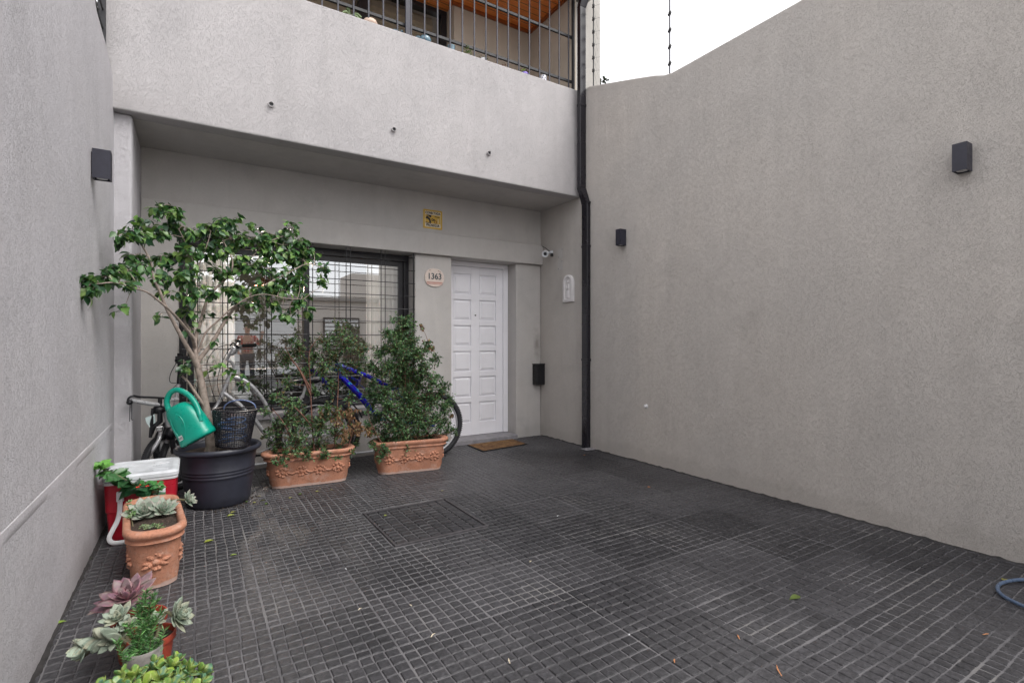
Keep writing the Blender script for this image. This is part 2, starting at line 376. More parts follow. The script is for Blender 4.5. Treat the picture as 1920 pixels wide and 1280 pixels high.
# ---------------------------------------------------------------- the setting: floor, street
TS = .435; X0T, Y0T = .71, 2.46
def floor_blocks():
    vs, fs, cols = [], [], []
    nb = 8; c = TS/nb
    rr = random.Random(3)
    def block(x0, x1, y0, y1, z, col, wob):
        ch = .0032; dz = .0056
        j = lambda: rr.uniform(-wob, wob)
        q = [(x0+j(), y0+j()), (x1+j(), y0+j()), (x1+j(), y1+j()), (x0+j(), y1+j())]
        cx = (x0+x1)/2; cy = (y0+y1)/2
        tz = [z+rr.uniform(-.0016, .0012) for _ in range(4)]
        b = len(vs)
        for (x, y) in q: vs.append((x, y, z-dz))
        for (x, y), t in zip(q, tz):
            vs.append((x+(ch if x < cx else -ch), y+(ch if y < cy else -ch), t-.0006))
        vs.append((cx+rr.uniform(-.008, .008), cy+rr.uniform(-.008, .008), z+rr.uniform(-.0005, .0026)))
        for k in range(4):
            fs.append((b+k, b+(k+1) % 4, b+4+(k+1) % 4, b+4+k)); fs.append((b+4+k, b+4+(k+1) % 4, b+8))
        cols.extend([(col, col, col, 1)]*9)
    for i in range(-4, 9):
        for j_ in range(-8, 9):
            tx, ty = X0T+i*TS, Y0T+j_*TS
            tcol = rr.uniform(.0, .85); tz = rr.uniform(-.0014, .0014)
            ph1, ph2 = rr.uniform(0, 6), rr.uniform(0, 6); amp = rr.uniform(.0015, .0045)
            turn = rr.random() < .5
            for a in range(nb):
                for b_ in range(nb):
                    wv = amp*math.sin(ph1+a*1.1+b_*.7)
                    gx = .0016+ (.0008 if not turn else 0); gy = .0020+(.0009 if turn else 0)
                    x0 = tx+a*c+gx+(0 if a == 0 else wv); x1 = tx+(a+1)*c-gx+(0 if a == nb-1 else amp*math.sin(ph1+(a+1)*1.1+b_*.7))
                    y0 = ty+b_*c+gy+(0 if b_ == 0 else amp*math.sin(ph2+b_*.9+a*.8)); y1 = ty+(b_+1)*c-gy+(0 if b_ == nb-1 else amp*math.sin(ph2+(b_+1)*.9+a*.8))
                    if a == 0: x0 += .004
                    if b_ == 0: y0 += .004
                    mx_, my_ = (x0+x1)/2, (y0+y1)/2
                    if mx_ < -.53 or mx_ > 3.95 or my_ > 5.62 or my_ < -.7: continue
                    if 1.02 < mx_ < 1.71 and 3.0 < my_ < 3.75: continue
                    x0 = max(x0, -.51); x1 = min(x1, 3.94); y1 = min(y1, 5.60)
                    if x1-x0 < .008 or y1-y0 < .008: continue
                    block(x0, x1, y0, y1, tz, min(1, max(0, tcol+rr.uniform(-.2, .2))), .0018)
    me = bpy.data.meshes.new('floor_tiles'); me.from_pydata(vs, [], fs); me.materials.append(M['block'])
    ca = me.color_attributes.new('Col', 'FLOAT_COLOR', 'POINT'); ca.data.foreach_set('color', [x for c_ in cols for x in c_])
    me.polygons.foreach_set('use_smooth', [True]*len(me.polygons)); me.set_sharp_from_angle(angle=R(28))
    o = bpy.data.objects.new('floor_tiles', me); S.collection.objects.link(o); return o
tag(floor_blocks(), kind='structure')
g = MB(); g.box(-.6, 4.0, -1.0, 5.75, -.2, -.0046)
tag(obj('floor', g, M['joint'], smooth=0), kind='structure')
st_mat = plain('street_asphalt', (.055, .053, .052), .85, var=.3, vscale=3, bmp=.004, bscale=120)
g = MB(); g.add([(-60, -60, -.06), (60, -60, -.06), (60, 60, -.06), (-60, 60, -.06)], [(0, 1, 2, 3)])
tag(obj('ground', g, st_mat, smooth=0), kind='structure')
pv = plain('pavement_slab', (.30, .29, .27), .85, var=.15, vscale=4)
g = MB(); g.box(-20, 20, -3.4, -1.0, -.2, -.008); tag(obj('pavement', g, pv, smooth=0), kind='structure')
# dark tar-like grout squeezed up at the foot of both side walls and the facade
def grout(name, x, y0, y1, side, seed):
    rr = random.Random(seed); m = MB(); k = int((y1-y0)/.035); rings = []
    for i in range(k+1):
        y = y0+(y1-y0)*i/k; wd = .012+rr.random()*.012; hh = .004+rr.random()**2*.009
        rings.append([(x, y, -.01), (x-side*wd, y, -.004), (x-side*wd*.7, y, .0025), (x-side*.006, y, hh), (x, y, hh+.002)])
    vs = [v for r_ in rings for v in r_]; fs = []
    for i in range(k):
        for j in range(4): fs.append((i*5+j, i*5+j+1, i*5+j+6, i*5+j+5))
    m.add(vs, fs); return tag(obj(name, m, tar, smooth=60), kind='structure')
tar = plain('tar_joint', (.030, .028, .028), .8, var=.4, vscale=30, bmp=.003)
grout('floor_edge', 3.942, -.6, 5.58, 1, 4); grout('floor_edge', -.512, -.6, 4.8, -1, 5)

# ---------------------------------------------------------------- side walls
W_L, W_R, YF = -.51, 3.94, 5.60
def wall_mesh(prof, x0, x1):
    m = MB(); m.prism(prof, 0, x0, x1); return m
lp = [(-1.0, -.1), (5.72, -.1), (5.72, 3.20), (4.75, 3.225), (4.42, 3.285), (4.04, 3.30), (3.9, 3.36), (3.5, 3.44), (-1.0, 3.44)]
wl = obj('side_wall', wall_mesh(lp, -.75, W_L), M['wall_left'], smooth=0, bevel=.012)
tag(wl, 'cool-tinted grey stucco side wall at the left with a pale ridge near its foot', 'wall')
m = MB(); pts = [(W_L-.002, .1+i*.09, .632+.0035*math.sin(i*1.7)+.002*math.sin(i*4.1)) for i in range(52)]

for i in range(52):
    pts[i] = (W_L-.003, .1+i*.09, .637)
m.loft([[(W_L-.004, p[1], p[2]-.034-.002*math.sin(i*2.9)), (W_L+.0008, p[1], p[2]-.028), (W_L+.0022, p[1], p[2]), (W_L+.0020, p[1], p[2]+.016), (W_L-.004, p[1], p[2]+.024)] for i, p in enumerate(pts)])
ridge_mat = stucco('stucco_ridge', (.605, .585, .61), bmp=.002, scale=85, streak=.02)
obj('plaster_ridge', m, ridge_mat, wl)
rp = [(-1.0, -.1), (5.62, -.1), (5.62, 4.27), (4.62, 4.245), (4.3, 4.15), (3.85, 4.01), (3.62, 3.935), (3.50, 3.885), (3.40, 3.863), (3.2, 3.862), (-1.0, 3.862)]
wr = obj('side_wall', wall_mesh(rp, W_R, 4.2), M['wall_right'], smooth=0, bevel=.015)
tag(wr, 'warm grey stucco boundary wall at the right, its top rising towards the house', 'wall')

# ---------------------------------------------------------------- the house
house = thing('house', 'grey stucco house with an overhanging balcony above a white panelled door', 'house')
def hpart(name, b, mat, **k): return obj(name, b, mat, house, **k)
m = MB(); m.box(-.56, 3.939, 4.77, 4.93, 2.978, 4.25); hpart('balcony_wall', m, M['balcony'], smooth=0, bevel=.012)
m = MB(); m.box(-.56, 3.939, 4.932, 7.2, 2.981, 3.12); hpart('balcony_slab', m, M['facade'], smooth=0)
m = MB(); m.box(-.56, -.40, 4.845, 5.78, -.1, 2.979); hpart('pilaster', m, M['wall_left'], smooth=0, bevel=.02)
m = MB(); m.box(-.399, 3.939, YF, 5.80, 2.522, 2.980); hpart('upper_wall', m, M['facade'], smooth=0)
m = MB(); m.box(-.399, 3.939, 5.545, 5.90, 2.264, 2.521); hpart('lintel_beam', m, M['facade'], smooth=0, bevel=.01)
WX0, WX1, WZ0 = -.12, 2.165, .535
m = MB(); m.box(-.60, WX0, YF, 5.95, -.1, 2.263); hpart('wall', m, M['facade'], smooth=0, bevel=.006)
m = MB(); m.box(WX0+.001, WX1-.001, YF+.003, 5.95, -.1, WZ0-.06); hpart('wall', m, M['facade'], smooth=0)
m = MB(); m.box(WX1, 2.63, YF, 5.95, -.1, 2.263); hpart('wall', m, M['facade'], smooth=0, bevel=.01)
m = MB(); m.box(3.55, 3.939, YF, 5.95, -.1, 2.263); hpart('wall', m, M['facade'], smooth=0, bevel=.012)
m = MB(); m.box(WX0+.002, WX1-.002, YF-.035, 5.95, WZ0-.058, WZ0); hpart('window_sill', m, M['concrete'], smooth=0, bevel=.006)
m = MB(); m.box(2.632, 3.548, 5.55, 6.0, -.1, .052); hpart('door_step', m, M['concrete'], smooth=0, bevel=.012)
# door
dr = hpart('door', MB().box(2.655, 3.472, 5.835, 5.865, .056, 2.198), M['white_door'], smooth=0)
def door_rails():
    xs = [2.655, 2.757, 3.004, 3.123, 3.370, 3.472]        # stile | panel | mid stile | panel | stile
    zt = 2.198; tops = []; n = 6; z = zt-.092; ph = .257; gp = .069
    rows = []
    for k in range(n): rows.append((z-ph, z)); z -= ph+gp
    m = MB()
    for a, b in ((xs[0], xs[1]), (xs[2], xs[3]), (xs[4], xs[5])): m.box(a, b, 5.813, 5.8349, .056, zt)
    cuts = [zt]+[v for r_ in rows for v in (r_[1], r_[0])]+[.056]
    for k in range(0, len(cuts), 2):
        for a, b in ((xs[1], xs[2]), (xs[3], xs[4])): m.box(a+.0002, b-.0002, 5.8132, 5.8349, cuts[k+1], cuts[k])
    obj('door_frame_rails', m, M['white_door'], dr, smooth=0, bevel=.003)
    for (z0, z1) in rows:
        for a, b in ((xs[1], xs[2]), (xs[3], xs[4])):
            q = MB(); e = .009; c = .030
            q.loft([[(a+e, 5.8345, z0+e), (b-e, 5.8345, z0+e), (b-e, 5.8345, z1-e), (a+e, 5.8345, z1-e)],
                    [(a+e+.006, 5.826, z0+e+.006), (b-e-.006, 5.826, z0+e+.006), (b-e-.006, 5.826, z1-e-.006), (a+e+.006, 5.826, z1-e-.006)],
                    [(a+c, 5.822, z0+c), (b-c, 5.822, z0+c), (b-c, 5.822, z1-c), (a+c, 5.822, z1-c)],
                    [(a+c+.004, 5.8155, z0+c+.004), (b-c-.004, 5.8155, z0+c+.004), (b-c-.004, 5.8155, z1-c-.004), (a+c+.004, 5.8155, z1-c-.004)]], cap0=False)
            obj('panel', q, M['white_door'], dr, smooth=0)
door_rails()
q = MB(); mm = Matrix.Rotation(R(90), 4, 'X').to_3x3(); q.lathe([(.0, .012), (.008, .012), (.009, .009), (.009, 0)], (3.063, 5.813, 1.585), 14, M=mm, cap=False)
obj('peephole', q, M['black'], dr)
m = MB()
for a, b in ((2.632, 2.653), (3.474, 3.548)): m.box(a, b, 5.80, 5.93, .054, 2.262)
m.box(2.6535, 3.4735, 5.80, 5.93, 2.202, 2.262)
m.box(3.470, 3.492, 5.786, 5.7995, .06, 2.215)
df = hpart('door_frame', m, M['white_door'], smooth=0, bevel=.004)
# window: black sliding frame, two panes
yw = 5.80
m = MB(); m.box(WX0+.001, WX1-.001, yw, 5.93, 2.19, 2.2625); m.box(WX0+.001, WX1-.001, yw, 5.93, WZ0+.001, WZ0+.055)
m.box(WX0+.001, WX0+.06, yw+.001, 5.929, WZ0+.056, 2.189); m.box(WX1-.06, WX1-.001, yw+.001, 5.929, WZ0+.056, 2.189)
win = hpart('window', m, M['alu'], smooth=0, bevel=.003)
def sash(x0, x1, y, wide):
    z0, z1 = WZ0+.06, 2.186; e = .055; m = MB()
    m.box(x0, x0+e, y, y+.035, z0, z1); m.box(x1-e, x1, y, y+.035, z0, z1)
    m.box(x0+e, x1-e, y+.001, y+.034, z1-e, z1); m.box(x0+e, x1-e, y+.001, y+.034, z0, z0+e)
    obj('sash', m, M['alu'], win, smooth=0, bevel=.003)
    g = MB(); g.add([(x0+e-.005, y+.017, z0+e-.005), (x1-e+.005, y+.017, z0+e-.005), (x1-e+.005, y+.017, z1-e+.005), (x0+e-.005, y+.017, z1-e+.005)], [(0, 1, 2, 3)])
    obj('pane', g, M['glass'], win, smooth=0, fixn=False)
sash(WX0+.065, 1.07, 5.865, 0); sash(1.00, WX1-.065, 5.82, 0)
# security grille of thin bars set in the window reveal
gy = 5.592
def gx(px): return P(px, 600, gy).x
grx = [gx(x) for x in (417.6, 427, 500, 509, 578, 586, 648.6, 656.7, 714, 721.7, 775.0)]+[-.10, .03]
mg = MB()
for k in range(12):
    z = 2.208-.1475*k
    if z < .56: break
    mg.tube([(WX0+.003, gy, z), (WX1-.003, gy, z)], .0045, 6)
grille = hpart('window_grille', mg, M['black'])
for x in sorted(grx):
    q = MB(); q.tube([(x, gy-.009, .545), (x, gy-.009, 2.262)], .0045 if x < 2.1 else .008, 6); obj('grille_bar', q, M['black'], grille)
# ---------------- the room behind the window
wallin = plain('room_wall', (.34, .32, .30), .9); floorin = plain('room_floor', (.10, .06, .04), .4)
m = MB(); m.box(-.6, 3.93, 5.96, 11.0, .0, .02); hpart('room_floor', m, floorin, smooth=0)
m = MB(); m.box(-.7, -.6, 5.96, 11.0, .02, 2.9); m.box(3.93, 4.0, 5.96, 11.0, .02, 2.9); m.box(-.7, 4.0, 5.96, 11.0, 2.72, 2.9)
m.box(-.6, 3.93, 10.9, 11.0, .02, 2.72)
hpart('room_wall', m, wallin, smooth=0)
def curtain(name, x0, x1, y, z0, z1, label, waves=7, lean=0):
    m = MB(); n = int((x1-x0)/.012); top = []; 
    for zi in range(9):
        for i in range(n+1):
            u = i/n; z = z0+(z1-z0)*zi/8; k = 1-.25*(1-zi/8)
            top.append((x0+(x1-x0)*u*(1+lean*(1-zi/8)), y+.03*math.sin(u*waves*6.283+.6*math.sin(zi*.4))*k+.008*math.sin(u*31), z))
    m.add(top, [(a*(n+1)+i, a*(n+1)+i+1, (a+1)*(n+1)+i+1, (a+1)*(n+1)+i) for a in range(8) for i in range(n)])
    return tag(obj(name, m, M['curtain'], smooth=180, fixn=False), label, 'curtain')
curtain('curtain', -.11, .36, 5.985, .1, 2.6, 'white sheer curtain behind the window pane, behind the ficus trunk', 8)
curtain('curtain', 1.72, 2.15, 5.985, .1, 2.6, 'white sheer curtain behind the right end of the window, left of the house number', 9)
# dining table, chairs and pendant in the room, seen faintly through the glass
dk = plain('dark_furniture', (.02, .018, .018), .35)
t = thing('dining_table', 'dark dining table inside the room behind the window grille', 'table', (1.05, 7.3, .02))
obj('table_top', MB().box(.3, 1.9, 6.9, 7.7, .74, .78), dk, t, smooth=0, bevel=.005)
for a in (.36, 1.84):
    for b in (6.96, 7.64): obj('leg', MB().box(a-.03, a+.03, b-.03, b+.03, .02, .739), dk, t, smooth=0)
def chair(x, y, lab, rz):
    c = thing('dining_chair', lab, 'chair', (x, y, .02), rz, 'chairs inside by the dining table')
    obj('seat', MB().box(-.21, .21, -.21, .21, .43, .46), dk, c, smooth=0, world=False, bevel=.005)
    for a in (-.19, .19):
        for b in (-.19, .19): obj('leg', MB().box(a-.018, a+.018, b-.018, b+.018, 0, .429), dk, c, smooth=0, world=False)
    q = MB()
    for a in (-.19, -.095, 0, .095, .19): q.box(a-.012, a+.012, .175, .2, .461, .9)
    q.box(-.205, .205, .172, .203, .901, .95); obj('backrest', q, dk, c, smooth=0, world=False)
chair(1.62, 6.72, 'dark slatted dining chair at the near side of the table behind the glass', 0.1)
chair(.75, 7.95, 'dark slatted dining chair at the far side of the table behind the glass', math.pi)
t = thing('sideboard', 'low dark sideboard just inside the window, behind the silver bicycle', 'cabinet', (.9, 6.2, .02))
obj('cabinet_body', MB().box(.42, 1.66, 6.12, 6.45, .05, .93), dk, t, smooth=0, bevel=.004)
obj('cabinet_top', MB().box(.40, 1.68, 6.10, 6.47, .931, .955), dk, t, smooth=0, bevel=.004)
t = thing('pendant_lamp', 'lit orange pendant lamp inside above the dining table', 'lamp', (.75, 6.9, 2.0))
em, tt, b = nodes('lit_bulb'); b.inputs['Emission Color'].default_value = (1, .45, .12, 1); b.inputs['Emission Strength'].default_value = 25
q = MB(); q.ball((.75, 6.9, 1.93), .035, n=12, m=8); obj('bulb', q, em, t)
q = MB(); q.lathe([(.02, .12), (.05, .1), (.13, 0), (.125, 0), (.045, .095)], (.75, 6.9, 1.93), 24, cap=False); obj('lamp_shade', q, M['brass'], t)
q = MB(); q.tube([(.75, 6.9, 2.05), (.75, 6.9, 2.719)], .004, 6); obj('cord', q, M['black'], t)
pl = bpy.data.lights.new('bulb_light', 'POINT'); pl.energy = 45; pl.color = (1, .86, .72); pl.shadow_soft_size = .04
po = bpy.data.objects.new('bulb_light', pl); S.collection.objects.link(po); po.location = (.75, 6.9, 1.86); po.parent = None

# ---------------- balcony recess above
yb = 5.74; CZ = 5.43
m = MB(); m.box(2.73, 3.86, yb, 6.2, 3.121, CZ); hpart('balcony_back_wall', m, M['patio'], smooth=0, bevel=.004)
m = MB(); m.box(3.861, 3.939, 4.931, 6.2, 3.121, CZ+.12); m.box(3.861, 3.939, 4.86, 4.9305, 4.2505, CZ+.12); hpart('balcony_side_wall', m, M['patio'], smooth=0)
m = MB(); m.box(-.6, 3.8605, 4.6, 5.949, CZ+.002, CZ+.05); hpart('balcony_ceiling', m, M['ceil_wood'], smooth=0)
m = MB(); m.box(2.7, 3.855, yb-.030, yb-.001, CZ-.035, CZ+.0015); m.box(3.832, 3.8605, 4.6, yb-.031, CZ-.034, CZ+.001); hpart('ceiling_trim', m, M['trim_wood'], smooth=0)
m = MB(); m.box(-.7, 4.25, 4.45, 7.2, CZ+.121, CZ+.30); hpart('roof_slab', m, M['neighbour'], smooth=0)
ybw = 5.95
m = MB(); m.box(-.6, 2.729, ybw, ybw+.10, 5.375, CZ+.0015); m.box(-.6, 2.729, ybw, ybw+.10, 3.121, 3.2)
for a, b in ((2.655, 2.7285), (1.62, 1.74), (.62, .70), (-.6, -.5)): m.box(a, b, ybw+.001, ybw+.099, 3.201, 5.374)
bw = hpart('balcony_window', m, M['alu'], smooth=0, bevel=.004)
for a, b in ((1.74, 2.655), (.70, 1.62), (-.5, .62)):
    g = MB(); y = ybw+.05; g.add([(a, y, 3.2), (b, y, 3.2), (b, y, 5.374), (a, y, 5.374)], [(0, 1, 2, 3)]); obj('pane', g, M['glass2'], bw, smooth=0, fixn=False)
blind = plain('cream_blind', (.60, .52, .40), .9, var=.04)
for a, b, zb, lab in ((1.80, 2.60, 4.0, 'cream pleated blind behind the balcony window, near the wooden ceiling'), (.74, 1.60, 4.35, 'cream pleated blind behind the balcony window, above the middle of the ledge'), (-.46, .58, 4.9, 'cream pleated blind behind the balcony window, at the left end of the balcony')):
    m = MB(); k = 9; vs = []
    for i in range(k*2+1):
        z = 5.40-(5.40-zb)*i/(k*2); y = 6.10+(.035 if i % 2 == 0 else 0)
        vs += [(a, y, z-(.04 if i % 2 else 0)), (b, y, z-(.04 if i % 2 else 0))]
    m.add(vs, [(i*2, i*2+1, i*2+3, i*2+2) for i in range(k*2)])
    tag(obj('window_blind', m, blind, smooth=30, fixn=False), lab, 'blind')
m = MB(); m.box(-.6, 2.73, 7.0, 7.1, 3.12, 5.5); hpart('upper_room_wall', m, plain('upper_room', (.20, .15, .11), .9), smooth=0)
# railing on the balcony wall
yr = 4.83
q = MB()
for z in (4.36, 4.895, 5.42): q.box(-.5, 3.86, yr-.012, yr+.012, z-.013, z+.013)
rl = hpart('balcony_railing', q, M['rail'], smooth=0)
xb = 3.79
while xb > -.45:
    if not (1.745 < xb < 1.815):
        q = MB(); q.box(xb-.007, xb+.007, yr-.0205, yr-.0125, 4.2515, 5.42); obj('railing_bar', q, M['post'], rl, smooth=0)
    xb -= .1405
q = MB(); q.box(1.757, 1.803, yr-.045, yr-.021, 4.2515, 5.42); obj('railing_post', q, M['post'], rl, smooth=0)
q = MB(); q.box(3.835, 3.870, yr-.035, yr-.0125, 4.2515, 5.42); obj('railing_post', q, M['black'], rl, smooth=0)
q = MB(); q.box(-.535, -.492, yr-.04, yr-.01, 4.2515, 5.42); obj('railing_post', q, M['rail'], rl, smooth=0)

# neighbouring wall behind the electric fence
m = MB(); m.box(4.201, 4.452, 5.0, 9, -.06, 7.6)
nb_ = obj('neighbouring_house', m, M['neighbour'], smooth=0); tag(nb_, 'pale grey rendered corner of the building beyond, right of the black downpipe', 'house')
m = MB(); m.box(3.945, 4.2, 5.005, 5.7, 4.275, 5.5); obj('end_wall', m, M['neighbour'], nb_, smooth=0)

# ---------------- the house across the street (behind the camera, seen in the window glass)
opp = thing('house', 'house across the street with a white garage door, mirrored in the window glass', 'house', (3, -11, 0))
wopp = plain('opposite_wall', (.66, .60, .54), .9, var=.06); gar = plain('white_garage', (.88, .88, .86), .6, var=.02)
obj('wall', MB().box(-9, 14, -12, -9.3, -.06, 2.85), wopp, opp, smooth=0)
q = MB()
for k in range(10): q.box(.75, 3.35, -9.298, -9.262, .0+k*.235, .228+k*.235)
obj('garage_door', q, gar, opp, smooth=0)
for a in (4.3, 6.6, -3):
    q = MB(); q.box(a, a+1.4, -9.298, -9.2, .9, 2.2); wn = obj('window', q, M['alu'], opp, smooth=0)
    q = MB()
    for k in range(8): q.box(a+.06, a+1.34, -9.199, -9.185, .95+k*.15, 1.06+k*.15)
    obj('shutter', q, gar, wn, smooth=0)
obj('roof', MB().box(-9.2, 14.2, -12.2, -9.1, 2.851, 2.98), plain('roof_edge_grey', (.30, .28, .26), .8), opp, smooth=0)
obj('upper_storey', MB().box(5.6, 8.5, -12, -10, 2.981, 4.1), wopp, opp, smooth=0)

# ---------------------------------------------------------------- downpipe
dp = thing('downpipe', 'square black downpipe running down the corner between balcony and right wall', 'downpipe', (3.9, 4.63, 0))
m = MB(); m.box(3.883, 3.935, 4.585, 4.685, .0, 2.86); obj('lower_pipe', m, M['pipe'], dp, smooth=0, bevel=.006)
m = MB(); m.box(3.845, 3.935, 4.665, 4.722, 3.06, 5.19); obj('upper_pipe', m, M['pipe'], dp, smooth=0, bevel=.006)
m = MB(); m.loft([[(3.883, 4.585, 2.861), (3.935, 4.585, 2.861), (3.935, 4.685, 2.861), (3.883, 4.685, 2.861)],
                  [(3.845, 4.665, 3.059), (3.935, 4.665, 3.059), (3.935, 4.722, 3.059), (3.845, 4.722, 3.059)]]); obj('offset_bend', m, M['pipe'], dp, smooth=0)
for z, x0, y0, x1, y1 in ((4.02, 3.841, 4.661, 3.938, 4.724), (2.35, 3.879, 4.581, 3.938, 4.688), (1.02, 3.879, 4.578, 3.938, 4.688), (2.86, 3.880, 4.582, 3.938, 4.688)):
    m = MB(); m.box(x0, x1, y0, y1, z, z+.028); obj('bracket', m, M['pipe'], dp, smooth=0, bevel=.003)
m = MB(); m.loft([[(3.845, 4.665, 5.191), (3.935, 4.665, 5.191), (3.935, 4.722, 5.191), (3.845, 4.722, 5.191)],
                  [(3.875, 4.60, 5.40), (3.985, 4.60, 5.40), (3.985, 4.68, 5.40), (3.875, 4.68, 5.40)]]); obj('hopper', m, M['pipe'], dp, smooth=0)
m = MB(); m.box(3.80, 3.94, 4.50, 4.60, .0035, .012); obj('drain_patch', m, M['concrete'], dp, smooth=0)
# ---------------------------------------------------------------- electric fence
def insul(m, c, d):
    c = Vector(c)
    for s in (-1, 1):
        mm = Matrix.Rotation(R(90), 4, 'X').to_3x3()
        m.lathe([(.004, -.02), (.014, -.018), (.014, -.010), (.006, -.006), (.006, .006), (.014, .010), (.014, .018), (.004, .02)], c+Vector((.0, .016*s, .004*s)), 8, M=mm)
ef = thing('electric_fence', 'electric fence of thin wires and insulators on top of the right wall', 'fence', (4.0, 3.46, 3.9))
pA = (3.99, 3.462); pB = (3.975, 4.58); pC = (4.0, 4.95)
zA = [3.99+.165*i for i in range(6)]; zB = [4.42+.151*i for i in range(6)]
def ins2(x, y, z, name='insulator'):
    m = MB()
    m.ball((x-.012, y-.014, z), .016, .014, .020, n=8, m=5); m.ball((x+.014, y+.018, z+.003), .016, .016, .014, n=8, m=5); m.box(x-.012, x+.014, y-.006, y+.006, z-.006, z+.006)
    obj(name, m, M['grip'], ef)
m = MB(); m.tube([(pA[0], pA[1], 3.85), (pA[0], pA[1], 4.9)], .007, 8); obj('fence_post', m, M['post'], ef)
m = MB(); m.tube([(pB[0], pB[1], 4.2), (pB[0], pB[1], 5.3)], .007, 8); obj('fence_post', m, M['black'], ef)
for z in zA: ins2(pA[0], pA[1], z)
for z in zB: ins2(pB[0], pB[1], z)
for a, b in zip(zA, zB):
    m = MB(); m.tube([(pA[0], -1.0, a), (pA[0], pA[1], a), (pB[0], pB[1], b), (4.4, 4.99, b+.10)], .0011, 5); obj('wire', m, M['post'], ef)
# second short run on the left wall
e2 = thing('electric_fence', 'electric fence bracket with black insulators on top of the left wall beside the balcony', 'fence', (-.56, 4.3, 3.3))
m = MB(); m.box(-.590, -.545, 4.70, 4.74, 3.2, 5.0); obj('fence_post', m, M['rail'], e2, smooth=0)
m = MB(); m.tube([(-.56, 4.36, 3.2), (-.56, 4.36, 4.4)], .006, 6); obj('rod', m, M['black'], e2)
for z in (3.36, 3.50, 3.64, 3.78):
    m = MB(); m.ball((-.56, 4.36, z), .016, .02, .022); m.ball((-.555, 4.40, z-.01), .014, .018, .014); m.tube([(-.56, 4.36, z), (-.56, 4.7, z+.01)], .006, 5); obj('insulator', m, M['grip'], e2)
    m = MB(); m.tube([(-.56, 4.36, z), (-.56, 0, z)], .0012, 5); obj('wire', m, M['post'], e2)
# ---------------------------------------------------------------- wall lamps
def wall_lamp(x, sgn, y0, y1, z0, z1, label):
    t = thing('wall_lamp', label, 'wall lamp', (x, (y0+y1)/2, z0), 0, 'black box wall lamps')
    xa, xb_ = sorted((x+sgn*.006, x+sgn*.092))
    m = MB(); e = .006      # open-bottomed box with thickness
    m.box(xa, xb_, y0, y0+e, z0, z1); m.box(xa, xb_, y1-e, y1, z0, z1)
    m.box(xa, xa+e, y0+e, y1-e, z0, z1); m.box(xb_-e, xb_, y0+e, y1-e, z0, z1); m.box(xa+e, xb_-e, y0+e, y1-e, z1-.02, z1-.004); m.box(xa+e, xb_-e, y0+e, y1-e, z0+.018, z0+.022)
    obj('lamp_body', m, M['lamp'], t, smooth=0)
    m = MB(); m.lathe([(.0, 0), (.026, 0), (.028, .008), (.026, .014)], ((xa+xb_)/2, (y0+y1)/2, z0+.004), 20, cap=False); obj('lamp_lens', m, M['lens'], t)
    m = MB(); c = sorted((x, x+sgn*.0055)); m.box(c[0], c[1], y0+.01, y1-.01, z0+.02, z1-.02); obj('back_plate', m, M['lamp'], t, smooth=0)
wall_lamp(W_L, 1, 3.815, 3.884, 2.206, 2.376, 'black box wall lamp high on the left wall beside the pilaster')
wall_lamp(W_R, -1, 4.005, 4.075, 2.278, 2.450, 'small looking black box wall lamp on the right wall, near the downpipe')
wall_lamp(W_R, -1, 1.134, 1.204, 2.262, 2.425, 'large looking black box wall lamp near the right edge, high on the right wall')
# ---------------------------------------------------------------- small fixtures on the walls
def rrect(w, h, r, n=6):
    pts = []
    for cx, cy, a0 in ((w/2-r, h/2-r, 0), (-w/2+r, h/2-r, 90), (-w/2+r, -h/2+r, 180), (w/2-r, -h/2+r, 270)):
        for i in range(n+1):
            a = R(a0+90*i/n); pts.append((cx+r*math.cos(a), cy+r*math.sin(a)))
    return pts
def shape(pts, x, z): return [(x+a, z+b) for a, b in pts]
np_ = thing('house_number', 'rounded cream ceramic plaque with number 1363 between window and door', 'sign', (2.405, 5.6, 2.0))
m = MB(); c = (2.405, 2.0); m.prism(shape(rrect(.245, .212, .10, 10), *c), 1, 5.588, 5.5995); obj('plaque', m, plain('cream_ceramic', (.66, .56, .50), .35, var=.06), np_, bevel=.003)
num = plain('number_grey', (.05, .06, .07), .5)
text('number', '1363', .098, (2.405, 5.5862, 2.012), num, np_, depth=.0015, fat=.0022, sx=.93)
pk = plain('pink_glaze', (.45, .17, .13), .5)
m = MB()
for k in range(13):
    x = 2.405-.093+k*.0155; s = .009
    m.prism([(x-s, 1.940), (x, 1.940+s*1.5), (x+s, 1.940), (x, 1.940-s*.2)], 1, 5.5868, 5.5878)
    m.prism([(x-s*.7, 1.922), (x, 1.922+s), (x+s*.7, 1.922), (x, 1.922-s*.6)], 1, 5.5868, 5.5878)
m.box(2.405-.100, 2.405+.100, 5.5869, 5.5877, 1.9345, 1.9375)
obj('painted_border', m, pk, np_, smooth=0)
m = MB()
for x, z, a in ((2.345, 2.083, .8), (2.455, 2.082, -.3), (2.476, 2.070, -.8)):
    dx, dz = math.cos(a)*.013, math.sin(a)*.013
    m.prism([(x-dx, z-dz), (x+dz*.35, z-dx*.35), (x+dx, z+dz), (x-dz*.35, z+dx*.35)], 1, 5.5868, 5.5878)
obj('painted_petals', m, plain('brown_glaze', (.25, .12, .08), .5), np_, smooth=0)
m = MB()
for x in (2.296, 2.514): m.ball((x, 5.587, 1.998), .0035, .003, .0035)
obj('screws', m, M['black'], np_)
